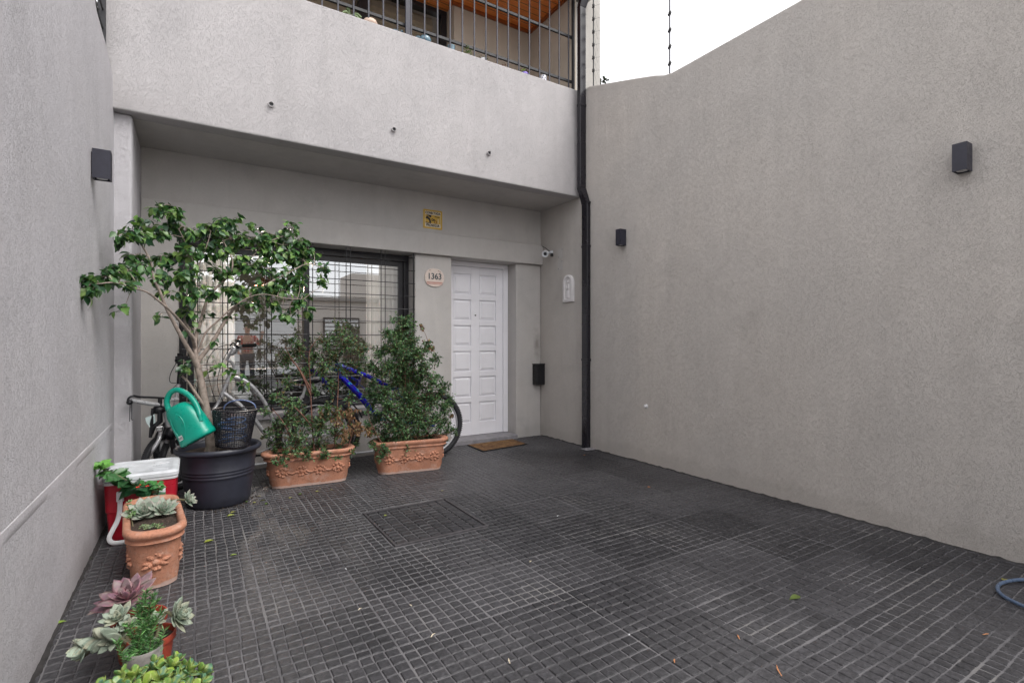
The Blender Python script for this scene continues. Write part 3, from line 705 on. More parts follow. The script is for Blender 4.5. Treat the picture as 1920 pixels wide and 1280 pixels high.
# security sign
sg = thing('security_sign', 'small square yellow alarm sign with black lettering above the house number', 'sign', (2.385, 5.6, 2.68))
cx, cz = 2.385, 2.683
yel = plain('sign_yellow', (.60, .38, .05), .4, var=.08); wht = plain('sign_pale', (.70, .62, .48), .4); ink = plain('sign_black', (.012, .01, .01), .5)
m = MB(); m.prism(shape(rrect(.240, .222, .012, 4), cx, cz), 1, 5.594, 5.5995); obj('sign_plate', m, yel, sg, smooth=0)
m = MB(); m.box(cx-.098, cx+.098, 5.5932, 5.5938, cz-.092, cz+.092); obj('pale_field', m, wht, sg, smooth=0)
m = MB(); m.box(cx-.094, cx+.094, 5.5922, 5.593, cz-.050, cz+.050); obj('picture_field', m, yel, sg, smooth=0)
text('lettering', 'CONECTADA', .037, (cx, 5.5915, cz+.071), ink, sg, depth=.0012, fat=.0012, sx=.82)
text('lettering', 'PROSEGUR', .040, (cx, 5.5915, cz-.072), ink, sg, depth=.0012, fat=.0012, sx=.85)
text('lettering', 'A TRAVES', .014, (cx+.05, 5.5915, cz+.041), ink, sg, sx=.9) if False else None
m = MB(); yy = (5.5912, 5.5920)
m.prism([(cx-.078, cz+.050), (cx-.020, cz+.048), (cx-.020, cz+.024), (cx-.036, cz+.018)], 1, *yy)
m.prism([(cx-.092, cz+.005), (cx-.075, cz+.040), (cx-.035, cz+.010), (cx-.022, cz-.030), (cx-.022, cz-.050), (cx-.044, cz-.046), (cx-.048, cz-.015), (cx-.066, cz-.001)], 1, *yy)
m.prism([(cx-.090, cz-.036), (cx-.0445, cz-.041), (cx-.0445, cz-.0495), (cx-.090, cz-.047)], 1, *yy)
m.tube([(cx-.022, 5.5916, cz-.004), (cx-.004, 5.5916, cz+.004), (cx+.020, 5.5916, cz-.014)], .006, 6)
m.tube([(cx-.018, 5.5916, cz-.018), (cx+.004, 5.5916, cz-.014), (cx+.024, 5.5916, cz+.002)], .005, 6)
m.tube([(cx+.022, 5.5916, cz+.034), (cx+.084, 5.5916, cz+.029)], .0042, 4)
obj('black_drawing', m, ink, sg)
m = MB(); m.tube([(cx+.034+.016*math.cos(a), 5.5916, cz-.030+.016*math.sin(a)) for a in [i*.524 for i in range(12)]], .005, 5, closed=True); obj('ring_drawing', m, plain('sign_brown', (.28, .11, .02), .5), sg)
m = MB()
for k in range(4):
    for s in (0, 1): m.tube([(cx+.060+.014*((k+s) % 2), 5.5916, cz-.040+.014*k), (cx+.060+.014*((k+s+1) % 2), 5.5916, cz-.028+.014*k)], .0016, 4)
obj('pale_links', m, wht, sg)
# security camera
sc = thing('security_camera', 'white bullet security camera with a black lens in the corner beside the beam', 'camera', (3.93, 5.33, 2.38))
d = Vector((-.62, -.72, -.28)).normalized(); c0 = P(1022.5, 475.5, 5.27)
q_ = d.to_track_quat('Z', 'Y').to_matrix()
m = MB(); m.lathe([(.012, -.10), (.030, -.098), (.036, -.06), (.040, .0), (.042, .034), (.036, .036)], c0, 20, M=q_, cap=False); m.lathe([(.0, -.10), (.012, -.10)], c0, 20, M=q_, cap=False); obj('camera_body', m, M['white'], sc)
m = MB(); m.lathe([(.0, .022), (.024, .024), (.036, .030)], c0, 20, M=q_, cap=False); obj('camera_face', m, M['lid'], sc)
m = MB(); m.lathe([(.0, .030), (.010, .031), (.020, .026), (.021, .0245)], c0, 16, M=q_, cap=False); obj('lens', m, M['black'], sc)
m = MB(); e0 = c0-d*.08; m.tube([e0, e0+Vector((.03, .03, .02)), (3.905, 5.35, 2.40)], .011, 8); m.lathe([(.028, 0), (.028, .012), (.012, .030)], (3.938, 5.35, 2.40), 14, M=Matrix.Rotation(R(-90), 4, 'Y').to_3x3()); obj('mounting_arm', m, M['lid'], sc)
m = MB(); m.box(3.905, 3.934, 5.315, 5.335, 2.345, 2.385); m.tube([(3.915, 5.34, 2.40), (3.90, 5.42, 2.46), (3.935, 5.59, 2.53)], .004, 6); obj('cable', m, M['grip'], sc)
# letter box
lb = thing('letter_box', 'small black letter box fixed in the corner right of the door', 'letter box', (3.87, 5.55, .68))
m = MB(); m.box(3.803, 3.938, 5.502, 5.598, .680, .945); obj('box_body', m, M['black'], lb, smooth=0, bevel=.006)
m = MB()
for k in range(11): m.tube([(3.8025, 5.508, .695+k*.0225), (3.8025, 5.592, .697+k*.0225)], .0045, 5)
obj('woven_side', m, M['weave'], lb)
m = MB(); m.box(3.798, 3.9385, 5.495, 5.599, .9455, .958); obj('lid', m, M['black'], lb, smooth=0, bevel=.004)
# white relief plaque
rp_ = thing('relief_plaque', 'white arched plaster relief of a robed figure with a child, left of the downpipe', 'plaque', (3.94, 4.995, 1.91))
def arch(w, h, n=14):
    r = w/2; return [(-r, -h/2), (r, -h/2)]+[(r*math.cos(math.pi*i/n), h/2-r+r*math.sin(math.pi*i/n)) for i in range(n+1)]
def yz(pts, y, z): return [(y-a, z+b) for a, b in pts]
cy, cz = 4.99, 1.905
outer = yz(arch(.205, .335), cy, cz); inner = yz(arch(.128, .262), cy, cz+.004)
m = MB(); k = len(outer)
ringsA = [[(3.9395, a, b) for a, b in outer], [(3.915, a, b) for a, b in outer], [(3.910, (a-cy)*.94+cy, (b-cz)*.95+cz) for a, b in outer],
          [(3.910, (a-cy)*1.06+cy, (b-cz)*1.04+cz) for a, b in inner], [(3.918, a, b) for a, b in inner], [(3.930, (a-cy)*.96+cy, (b-cz)*.97+cz) for a, b in inner]]
m.loft(ringsA); obj('arched_frame', m, M['plaster'], rp_, smooth=40)
m = MB()
fx = 3.926
m.loft([[(fx-.012*s_*math.sin(math.pi*(j+.5)/10)-.001, cy+.040*s_*math.cos(math.pi*j/9.)*1.0, z) for j in range(10)] for z, s_ in ((1.785, 1.0), (1.83, .86), (1.88, .80), (1.93, .78), (1.955, .55), (1.965, .3))], True, True)
for k in range(5): m.tube([(fx-.012, cy-.026+k*.013, 1.79), (fx-.013, cy-.02+k*.010, 1.88)], .003, 5)
m.ball((fx-.010, cy+.004, 1.985), .012, .017, .021); m.ball((fx-.017, cy-.018, 1.942), .009, .011, .012); m.ball((fx-.014, cy-.010, 1.918), .010, .016, .022)
m.tube([(fx-.014, cy+.028, 1.945), (fx-.018, cy+.014, 1.915), (fx-.019, cy-.012, 1.905)], .006, 6)
m.tube([(fx-.004, cy+.004+.028*math.cos(a), 1.985+.030*math.sin(a)) for a in [i*.4 for i in range(9)]], .003, 5)
obj('relief_figures', m, M['plaster'], rp_, smooth=60)
# two painted-over blanking plates
for k, (ya, za, lab) in enumerate(((5.17, 2.365, 'upper of two painted blanking plates under the security camera'), (5.17, 2.215, 'lower of two painted blanking plates, just above the white relief plaque'))):
    t = thing('blanking_plate', lab, 'cover plate', (W_R, ya, za), 0, 'painted blanking plates')
    m = MB(); m.box(W_R-.003, W_R-.0002, ya-.052, ya+.052, za-.06, za+.06); obj('plate', m, M['facade'], t, smooth=0, bevel=.001)
    for s in (-1, 1):
        m = MB(); m.ball((W_R-.004, ya+s*.036, za-s*.045), .003, .005, .005); obj('screw', m, M['black'], t)
# drain spouts in the balcony wall
for px, py, lab in ((508.5, 196, 'short drain spout in the balcony wall, leftmost of the three'), (738.5, 243, 'short drain spout in the middle of the balcony wall'), (917, 287, 'short drain spout in the balcony wall, nearest the downpipe')):
    c = P(px, py, 4.757); t = thing('drain_spout', lab, 'drain spout', c, 0, 'drain spouts in the balcony wall')
    mm = Matrix.Rotation(R(90), 4, 'X').to_3x3()
    m = MB(); m.lathe([(.023, -.02), (.023, .012), (.018, .012), (.017, -.02)], c, 14, M=mm, cap=False); obj('spout_rim', m, M['balcony'], t)
    m = MB(); m.lathe([(.0, -.004), (.0176, -.004)], c, 14, M=mm, cap=False); obj('dark_bore', m, M['black'], t)
c = (W_R, 3.72, .588)
m = MB(); m.lathe([(.0, .03), (.011, .028), (.016, .018), (.016, .006), (.020, .004), (.020, .0)], c, 14, M=Matrix.Rotation(R(-90), 4, 'Y').to_3x3()); tag(obj('pipe_cap', m, M['white']), 'small white round pipe cap low on the right wall', 'pipe cap')
# white conduit along the foot of the facade
m = MB(); m.tube([(-.36, 5.575, .045), (2.60, 5.575, .045)], .012, 8); tag(obj('conduit', m, M['lid']), 'white pipe lying along the foot of the wall behind the bicycles', 'pipe')

# manhole cover
mc = thing('manhole_cover', 'square metal-framed manhole cover filled with paving blocks in the floor', 'manhole cover', (1.37, 3.38, 0))
x0, x1, y0, y1 = 1.04, 1.695, 3.02, 3.73
m = MB()
fr_ = .016
m.box(x0, x1, y0, y0+fr_, -.006, .008); m.box(x0, x1, y1-fr_, y1, -.006, .008); m.box(x0, x0+fr_, y0+fr_, y1-fr_, -.006, .0078); m.box(x1-fr_, x1, y0+fr_, y1-fr_, -.006, .0078)
obj('metal_frame', m, plain('worn_iron', (.075, .07, .075), .5, .3, var=.3, vscale=30), mc, smooth=0, bevel=.002)
m = MB(); rr = random.Random(9); nx, ny = 8, 12
for i in range(nx):
    for j in range(ny):
        ax = x0+fr_+.004+i*(x1-x0-2*fr_-.008)/nx; bx = ax+(x1-x0-2*fr_-.008)/nx; ay = y0+fr_+.004+j*(y1-y0-2*fr_-.008)/ny; by = ay+(y1-y0-2*fr_-.008)/ny
        z = .003+rr.uniform(-.001, .001); g_ = .004; jj = lambda: rr.uniform(-.0015, .0015)
        m.loft([[(ax+g_+jj(), ay+g_+jj(), z-.008), (bx-g_+jj(), ay+g_+jj(), z-.008), (bx-g_+jj(), by-g_+jj(), z-.008), (ax+g_+jj(), by-g_+jj(), z-.008)],
                [(ax+g_+.003, ay+g_+.003, z), (bx-g_-.003, ay+g_+.003, z+jj()), (bx-g_-.003, by-g_-.003, z), (ax+g_+.003, by-g_-.003, z+jj())]], cap0=False)
o = obj('paving_infill', m, M['block'], mc, smooth=28)
ca = o.data.color_attributes.new('Col', 'FLOAT_COLOR', 'POINT'); ca.data.foreach_set('color', [.4, .4, .4, 1]*len(o.data.vertices))
# doormat
dm = thing('doormat', 'brown coir doormat with a black rubber border in front of the white door', 'doormat', (3.1, 5.3, 0))
m = MB(); m.prism([(2.775, 5.085), (3.435, 5.165), (3.44, 5.525), (2.79, 5.50)], 2, .0015, .010); obj('rubber_border', m, M['grip'], dm, smooth=0)
m = MB(); rr = random.Random(5)
for i in range(5200):
    u, v = rr.random(), rr.random()
    x = 2.795+u*.625+(v*.008); y = 5.105+u*.07*(1-v)+v*(.385)+.0
    a = rr.uniform(0, 6.28); l = .010; w_ = .0016; h = rr.uniform(.012, .019)
    dx, dy = math.cos(a)*w_, math.sin(a)*w_
    m.add([(x-dx, y-dy, .009), (x+dx, y+dy, .009), (x+rr.uniform(-.006, .006), y+rr.uniform(-.006, .006), h)], [(0, 1, 2)])
m.prism([(2.79, 5.10), (3.42, 5.178), (3.425, 5.512), (2.80, 5.487)], 2, .0101, .0125)
def coirm():
    mm_, t, b = nodes('coir'); p = pos(t)
    c = ramp(t, noise(t, p, 14, 4, .5), [(.35, (.10, .045, .02)), (.6, (.24, .13, .05)), (.8, (.30, .19, .09))]).outputs[0]
    c = mix(t, 1, c, ramp(t, noise(t, p, 160, 2), [(.3, .5), (.7, 1.4)]).outputs[0], 'MULTIPLY')
    t.links.new(c, b.inputs['Base Color']); b.inputs['Roughness'].default_value = .95; return mm_
obj('coir_pile', m, coirm(), dm, smooth=0, fixn=False)
# blue hose loop at the right edge
cen = [P(1878, 1112, 0)]  # placeholder replaced below
def gp(px, py, z=0):
    t = (H-z)/(py-640.); r = px-960.; return Vector(((sn*F+cs*r)*t, (cs*F-sn*r)*t, z))
hp = [gp(px, py, .012) for px, py in ((1990, 1100), (1955, 1089), (1920, 1086), (1895, 1088), (1877, 1093), (1870, 1101), (1874, 1110), (1885, 1119), (1900, 1127), (1920, 1136), (1950, 1148), (2000, 1165))]
def smoothpath(pts, k=5):
    pts = [Vector(p) for p in pts]; out = []
    for i in range(len(pts)-1):
        p0 = pts[max(i-1, 0)]; p1 = pts[i]; p2 = pts[i+1]; p3 = pts[min(i+2, len(pts)-1)]
        for j in range(k):
            t = j/k; out.append(.5*((2*p1)+(-p0+p2)*t+(2*p0-5*p1+4*p2-p3)*t*t+(-p0+3*p1-3*p2+p3)*t**3))
    return out+[pts[-1]]
m = MB(); m.tube(smoothpath(hp), .0085, 10); tag(obj('garden_hose', m, plain('grey_blue_hose', (.085, .125, .20), .3)), 'loop of blue-grey garden hose lying on the paving at the right edge', 'hose')
# ================================================================ plants
T_BIG = (np.array([(0,0,0), (-.30,.28,.07),(0,.28,-.02),(.30,.28,.07), (-.31,.55,.06),(0,.55,-.02),(.31,.55,.06), (-.16,.80,.0),(0,.80,-.04),(.16,.80,.0), (0,1.05,-.13)], float),
         [(0,2,1),(0,3,2),(1,2,5,4),(2,3,6,5),(4,5,8,7),(5,6,9,8),(7,8,10),(8,9,10)])
T_SM = (np.array([(0,0,0), (-.27,.45,.06),(0,.45,-.02),(.27,.45,.06), (0,1,-.05)], float), [(0,2,1),(0,3,2),(1,2,4),(2,3,4)])
T_NEED = (np.array([(-.07,0,0), (.07,0,0), (0,1,.0)], float), [(0,1,2)])
def thick(wf, th, rows=6, curl=.25, cup=.12):
    """a fleshy leaf: closed lens-shaped solid following width profile wf(t)"""
    v = []; f = []
    for i in range(rows+1):
        t = i/rows; w_ = max(wf(t), .012); z = curl*t*t; h = th*(.35+.65*math.sin(math.pi*min(1, t*1.05+.02))) if t < 1 else .01
        for a, b in ((-1, 0), (-.55, .75), (0, 1), (.55, .75), (1, 0), (.55, -.8), (0, -1), (-.55, -.8)):
            v.append((a*w_, t, z+cup*(a*w_/.3)**2*.3+b*h*(.6 if b > 0 else 1)))
    for i in range(rows):
        for j in range(8): f.append((i*8+j, i*8+(j+1) % 8, (i+1)*8+(j+1) % 8, (i+1)*8+j))
    f.append(tuple(range(8))[::-1]); f.append(tuple(rows*8+j for j in range(8)))
    return np.array(v, float), f
T_ECH = thick(lambda t: .30*math.sin(math.pi*min(1, .12+t*.86))**.7*(1-.15*t) if t < .98 else .015, .045, curl=.18)
T_GHOST = thick(lambda t: .30*math.sin(math.pi*min(1, (.10+t*.88)))**.8 if t < .97 else .02, .055, curl=.14)
T_JADE = thick(lambda t: .07+.28*math.sin(math.pi*min(1, t**1.5*.98))**.8 if t < .99 else .05, .06, curl=.10)
def leaves(name, Pn, D, Nr, L, col, tmpl, mat, parent, smooth=True, tip=None, edge=None):
    V0, F0 = tmpl; n = len(Pn); k = len(V0)
    Pn, D, Nr = (np.asarray(x, float) for x in (Pn, D, Nr)); L = np.asarray(L, float)
    D = D/np.linalg.norm(D, axis=1, keepdims=True); X = np.cross(D, Nr); X /= np.linalg.norm(X, axis=1, keepdims=True)+1e-9
    Z = np.cross(X, D)
    V = Pn[:, None]+L[:, None, None]*(V0[None, :, 0:1]*X[:, None]+V0[None, :, 1:2]*D[:, None]+V0[None, :, 2:3]*Z[:, None])
    V = V.reshape(-1, 3)
    fs = [tuple(i*k+a for a in f) for i in range(n) for f in F0]
    me = bpy.data.meshes.new(name); me.from_pydata(V.tolist(), [], fs); me.materials.append(mat)
    C = np.ones((n, k, 4)); C[:, :, :3] = np.asarray(col)[:, None]
    if tip is not None:
        w_ = np.clip((V0[:, 1]-.72)/.28, 0, 1)[None, :, None]; C[:, :, :3] = C[:, :, :3]*(1-w_)+np.array(tip)*w_
    if edge is not None:
        wd = np.abs(V0[:, 0]); e = (wd > .16).astype(float)[None, :, None]*.75; C[:, :, :3] = C[:, :, :3]*(1-e)+np.array(edge)*e
    ca = me.color_attributes.new('Col', 'FLOAT_COLOR', 'POINT'); ca.data.foreach_set('color', C.reshape(-1))
    if smooth: me.polygons.foreach_set('use_smooth', [True]*len(me.polygons))
    o = bpy.data.objects.new(name, me); S.collection.objects.link(o)
    if parent:
        o.parent = parent
        if parent.parent is None: o.location = -Vector(parent.location)
    return o
def pal(n, cols, wts, var=.18):
    cols = np.array(cols, float); i = rng.choice(len(cols), n, p=np.array(wts)/sum(wts))
    return np.clip(cols[i]*(1+rng.normal(0, var, (n, 1))), .004, 1)
def unit(n):
    v = rng.normal(0, 1, (n, 3)); return v/np.linalg.norm(v, axis=1, keepdims=True)

# ---------------------------------------------------------------- big dark pot and ficus
PX, PY = .165, 4.605
pot = thing('plant_pot', 'large round dark grey plastic pot holding the ficus tree', 'plant pot', (PX, PY, 0))
PS = .92
m = MB(); m.lathe([(r_*PS, z_) for r_, z_ in [(.0, .004), (.225, .004), (.238, .02), (.246, .08), (.262, .20), (.266, .225), (.270, .228), (.270, .236), (.267, .240), (.268, .246), (.273, .250), (.273, .258), (.270, .263), (.271, .269),(.275, .273), (.275, .281), (.272, .286), (.284, .37), (.288, .395), (.300, .400), (.318, .408), (.326, .420), (.325, .436), (.312, .446), (.298, .440), (.290, .425), (.286, .39), (.282, .37), (.0, .365)]], (PX, PY, 0), 56, cap=False)
obj('pot_body', m, M['dark_pot'], pot, smooth=50)
def soil_disc(c, r, z, parent, name='soil', ry=None, seed=1, amp=.008):
    m = MB(); rr = random.Random(seed); n = 26; ry = ry or r; rings = 9; vs = [(c[0], c[1], z+amp)]
    for i in range(1, rings+1):
        for j in range(n): a = 6.2832*j/n; q = i/rings; vs.append((c[0]+r*q*math.cos(a), c[1]+ry*q*math.sin(a), z+amp*(1-q*q)+rr.uniform(-1, 1)*amp*.6*(q < 1)))
    fs = [(0, 1+j, 1+(j+1) % n) for j in range(n)]+[(1+(i-1)*n+j, 1+i*n+j, 1+i*n+(j+1) % n, 1+(i-1)*n+(j+1) % n) for i in range(1, rings) for j in range(n)]
    m.add(vs, fs); return obj(name, m, M['soil'], parent, smooth=60, fixn=False)
soil_disc((PX, PY), .283*PS, .392, pot, amp=.012)
tree = thing('ficus_tree', 'small ficus tree with a pale forked trunk growing in the large dark pot', 'tree', (PX, PY, .39))
segs = {}   # limb name -> list of (point, radius)
def limb(nm, pts, r0, r1, Y0, Y1, bend=1.0):
    k = len(pts); ps = [P(px, py, Y0+(Y1-Y0)*(i/(k-1))**bend) for i, (px, py) in enumerate(pts)]
    sp = smoothpath(ps, 4); q = [r0+(r1-r0)*(i/(len(sp)-1))**.8 for i in range(len(sp))]
    segs[nm] = list(zip(sp, q)); return sp, q
tr = MB()
L_ = [
 ('trunk', [(396, 845), (393, 815), (391, 790), (386, 765), (381, 735), (375, 705), (370, 684), (367, 668)], .036, .021, 4.60, 4.60),
 ('left', [(370, 688), (361, 668), (352, 652), (338, 627), (324, 601), (310, 573), (299, 545), (287, 520), (282, 490), (262, 455), (240, 445)], .020, .004, 4.60, 4.22),
 ('left2', [(365, 650), (360, 632), (344, 610), (324, 587), (300, 566), (276, 548), (250, 540), (215, 530), (185, 532)], .013, .003, 4.60, 3.65),
 ('mid', [(368, 676), (366, 650), (366, 635), (375, 607), (383, 579), (391, 556), (411, 534), (434, 514), (456, 495), (476, 478), (500, 455), (540, 440)], .020, .003, 4.60, 4.85),
 ('mid2', [(434, 514), (436, 490), (428, 470), (415, 445), (405, 420)], .008, .003, 4.70, 4.75),
 ('right', [(370, 680), (378, 668), (397, 644), (417, 610), (436, 582), (453, 565), (476, 548), (505, 530), (540, 512), (575, 495), (600, 500)], .019, .003, 4.60, 4.55),
 ('right2', [(372, 660), (385, 625), (410, 600), (438, 575), (470, 556), (500, 552), (540, 560), (570, 560)], .009, .002, 4.60, 4.40),
 ('centre', [(366, 640), (352, 612), (346, 600), (352, 575), (360, 545), (369, 515), (377, 486), (388, 460), (395, 435)], .011, .003, 4.60, 4.66),
 ('centre2', [(369, 515), (362, 490), (350, 460), (335, 430), (315, 400), (305, 385)], .007, .002, 4.63, 4.5),
 ('stub', [(386, 765), (372, 745), (362, 730), (352, 715), (341, 705)], .014, .007, 4.59, 4.55),
 ('stub2', [(362, 730), (366, 720), (371, 712)], .006, .004, 4.57, 4.54)]
for nm, pts, r0, r1, a, b in L_:
    sp, q = limb(nm, pts, r0, r1, a, b); tr.tube(sp, q, 10)
# root flare
tr.tube([P(396, 850, 4.6), P(398, 836, 4.6), P(394, 815, 4.6)], [.055, .044, .036], 10)
trunk = obj('trunk', tr, M['bark'], tree, smooth=60)
CL = [(305,400,30,20,4.5),(345,425,30,22,4.6),(290,440,38,20,4.5),(247,434,26,14,4.2),(222,442,14,14,4.1),(395,432,32,18,4.7),(432,413,26,18,4.75),(440,448,38,22,4.8),(400,468,32,24,4.7),(350,475,30,26,4.6),(302,480,26,16,4.55),(252,478,18,12,4.2),(238,506,26,11,4.0),(198,518,28,16,3.78),(178,530,20,18,3.55),(225,532,20,10,3.85),(234,576,15,6,3.9),(298,592,9,8,4.5),(340,515,26,28,4.5),(312,520,12,14,4.5),(372,538,20,14,4.6),(410,512,24,15,4.7),(470,448,32,20,4.8),(512,440,28,20,4.85),(548,428,24,16,4.85),(561,450,18,24,4.8),(522,478,42,22,4.8),(570,488,28,26,4.7),(602,512,14,22,4.6),(480,500,36,20,4.7),(540,520,38,22,4.6),(568,555,14,24,4.5),(508,565,20,12,4.5),(528,590,9,12,4.5),(555,570,16,14,4.5),(462,540,28,16,4.6),(520,545,26,18,4.5),(445,560,14,10,4.55),(560,530,24,18,4.5),(530,460,26,20,4.8),(440,480,26,22,4.75),(415,415,16,12,4.7),(318,385,16,10,4.5),(268,415,14,10,4.3),(500,470,30,24,4.85),(586,470,16,18,4.75),(430,545,26,14,4.6),(500,540,30,18,4.55),(480,572,18,10,4.5),(545,592,12,12,4.45),(576,582,10,16,4.45),(604,538,12,14,4.5),(320,550,18,10,4.45),(400,550,18,12,4.6),(355,558,18,14,4.5),(270,500,18,14,4.2),(210,500,16,10,3.85),(174,545,10,12,3.5),(290,520,14,14,4.4),(385,430,20,14,4.7),(470,420,14,8,4.8),(325,400,20,14,4.55),
      (344,620,8,5,4.55),(362,618,6,6,4.6),(430,592,6,8,4.6),(396,637,7,5,4.6),(345,680,10,9,4.5),(352,692,9,10,4.5),(395,692,6,6,4.55),(405,684,6,4,4.55),(431,690,8,6,4.5),(455,716,8,9,4.5),(448,700,8,4,4.5),(350,590,16,14,4.55),(385,585,10,8,4.7)]
allseg = [(p, r) for k, v in segs.items() for p, r in v]
tw = MB(); Pn, Dn, Nn, Ls, Cc = [], [], [], [], []
rr = random.Random(21)
GREENS = [(.066, .155, .048), (.038, .10, .038), (.135, .25, .066), (.018, .052, .024), (.18, .28, .08)]
for (cx, cy, rx, ry, Y) in CL:
    c = P(cx, cy, Y); sc = Y/(cs*F-sn*(cx-960)); ax, az = rx*sc, ry*sc; ay = min(.22, max(.05, ax*.9))
    if True:
        base = min(allseg, key=lambda s: (s[0]-c).length+ (0.05 if s[0].z > c.z+.02 else 0))[0]
        midp = base.lerp(c, .5)+Vector((rr.uniform(-.02, .02), rr.uniform(-.02, .02), .015))
        tw.tube(smoothpath([base, midp, c], 3), [.0035-.0004*i for i in range(7)], 5)
    n = int(max(6, rx*ry*3.14/88*3.9))
    nt_ = max(3, int(n/9)); tips = []
    for _ in range(nt_):
        u = Vector([rr.gauss(0, 1) for _ in range(3)]).normalized()*rr.uniform(.45, 1.0)**.6
        e = c+Vector((u.x*ax, u.y*ay, u.z*az)); s0 = c.copy(); tips.append((s0, e))
        tw.tube([s0, s0.lerp(e, .5)+Vector((0, 0, .008)), e], [.002, .0016, .0010], 4)
    for i in range(n):
        s0, e = tips[i % nt_]; t = rr.uniform(.25, 1.05); p = s0.lerp(e, t)+Vector([rr.uniform(-1, 1)*.022 for _ in range(3)])
        out = (e-s0).normalized() if (e-s0).length > .01 else Vector((0, 0, 1))
        d = out*.5+Vector((rr.gauss(0, .55), rr.gauss(0, .55), rr.gauss(-.75, .38)))
        nn = Vector((rr.gauss(0, .45), rr.gauss(-.25, .45), 1))
        Pn.append(p); Dn.append(d); Nn.append(nn); Ls.append(rr.uniform(.040, .070))
twigs = obj('twigs', tw, M['bark'], tree, smooth=60)
leaves('crown', Pn, Dn, Nn, Ls, pal(len(Pn), GREENS, [4, 3, 3, 1.8, 1.0]), T_BIG, M['leaf'], tree)

# ---------------------------------------------------------------- terracotta planters
def planter(name, label, loc, rz, L, W, Ht, group=None):
    t = thing(name, label, 'planter', loc, rz, group)
    def ring(l, w_, z, r): return [(x, y, z) for x, y in rrect(l, w_, min(r, w_/2-.001), 6)]
    l0, w0 = L, W                                  # base size
    prof = [(.0, 0, .002), (.0, 0, .012), (.012, 0, .05), (.022, 0, Ht*.45), (.034, 0, Ht*.74), (.036, .0, Ht*.76), (.052, 0, Ht*.775), (.060, 0, Ht*.795), (.054, 0, Ht*.815), (.050, 0, Ht*.83), (.052, 0, Ht*.85), (.066, 0, Ht*.875), (.078, 0, Ht*.92), (.078, 0, Ht*.965), (.066, 0, Ht*.995), (.046, 0, Ht), (.020, 0, Ht*.985), (.010, 0, Ht*.95), (.006, 0, Ht*.80)]
    m = MB(); rings = [ring(l0+2*o_, w0+1.0*o_, z, .085+o_*.5) for o_, _, z in prof]
    m.loft(rings, True, False)
    g = m; rr = random.Random(int(L*100))
    def out(z): return .012
    spots = []
    for s in (-1, 1):
        for k in range(4): spots.append((l0*(-.36+.24*k), s*(w0/2), s, 0))
    for s in (-1, 1): spots.append((s*(l0/2), 0, s, 1))
    zc = Ht*.46
    for (x, y, s, ax) in spots:
        def q(u, z, o_):
            return (x+u, y+s*(out(z)+o_), z) if ax == 0 else (x+s*(out(z)+o_+.012), u, z)
        for (u, z, r) in ((-.014, .030, .022), (.020, .022, .018), (.000, -.004, .023), (-.026, -.010, .016), (.028, -.014, .017), (.006, -.036, .015)):
            c = q(u+rr.uniform(-.003, .003), zc+z, -r*.55); g.ball(c, r, r, r*.95, n=10, m=6)
            g.ball(q(u, zc+z-.001, r*.33), r*.3, n=6, m=4)
        for a in range(9):
            an = a*.7+rr.uniform(-.2, .2); ru = .034+rr.random()*.010; c0 = q(math.cos(an)*ru*.6, zc+math.sin(an)*ru*.6, -.006); c1 = q(math.cos(an)*ru*1.55, zc+math.sin(an)*ru*1.25, -.008)
            mid = (Vector(c0)+Vector(c1))/2+(Vector((0, s*.006, 0)) if ax == 0 else Vector((s*.006, 0, 0)))
            g.tube([c0, mid, c1], [.006, .012, .004], 6)
    for s in (-1, 1):
        for k in range(3):
            x0 = l0*(-.36+.24*k)+.04; x1 = l0*(-.36+.24*(k+1))-.04
            pts = [(x0+(x1-x0)*i/6, s*(w0/2+out(zc)+.0), zc-.004-.012*math.sin(math.pi*i/6)) for i in range(7)]
            g.tube(pts, [.012, .010, .008, .012, .008, .010, .012], 6)
        pts = [(s*(l0/2-.02), -w0*.3, zc)]
    obj('planter_body', g, M['terracotta'], t, smooth=60, world=False)
    q = MB(); n = 10; ls, ws = l0+.012, w0+.006; vs = []
    for i in range(n*3+1):
        for j in range(n+1): 
            x = -ls/2+ls*i/(n*3); y = -ws/2+ws*j/n
            f = 1-max(0, abs(x)-(ls/2-.09))/.09*.35
            vs.append((x, y*f, Ht*.90+rr.uniform(-.006, .006)))
    q.add(vs, [(i*(n+1)+j, (i+1)*(n+1)+j, (i+1)*(n+1)+j+1, i*(n+1)+j+1) for i in range(n*3) for j in range(n)])
    obj('soil', q, M['soil'], t, smooth=60, world=False, fixn=False)
    return t
A0 = Vector((.870, 4.80, 0)); planter('planter', 'weathered terracotta planter with fruit garlands, holding the sparse browning shrub beside the dark pot', A0, R(-5), .62, .205, .30, 'oblong terracotta planters with garlands')
B0 = Vector((1.785, 4.755, 0)); planter('planter', 'terracotta planter with fruit garlands, holding the dense shrub nearest the white door', B0, R(-9), .60, .205, .31, 'oblong terracotta planters with garlands')
C0 = Vector((-.19, 3.45, 0)); planter('planter', 'terracotta planter seen end on at the left wall, full of succulents', C0, R(95), .60, .195, .31, 'oblong terracotta planters with garlands')

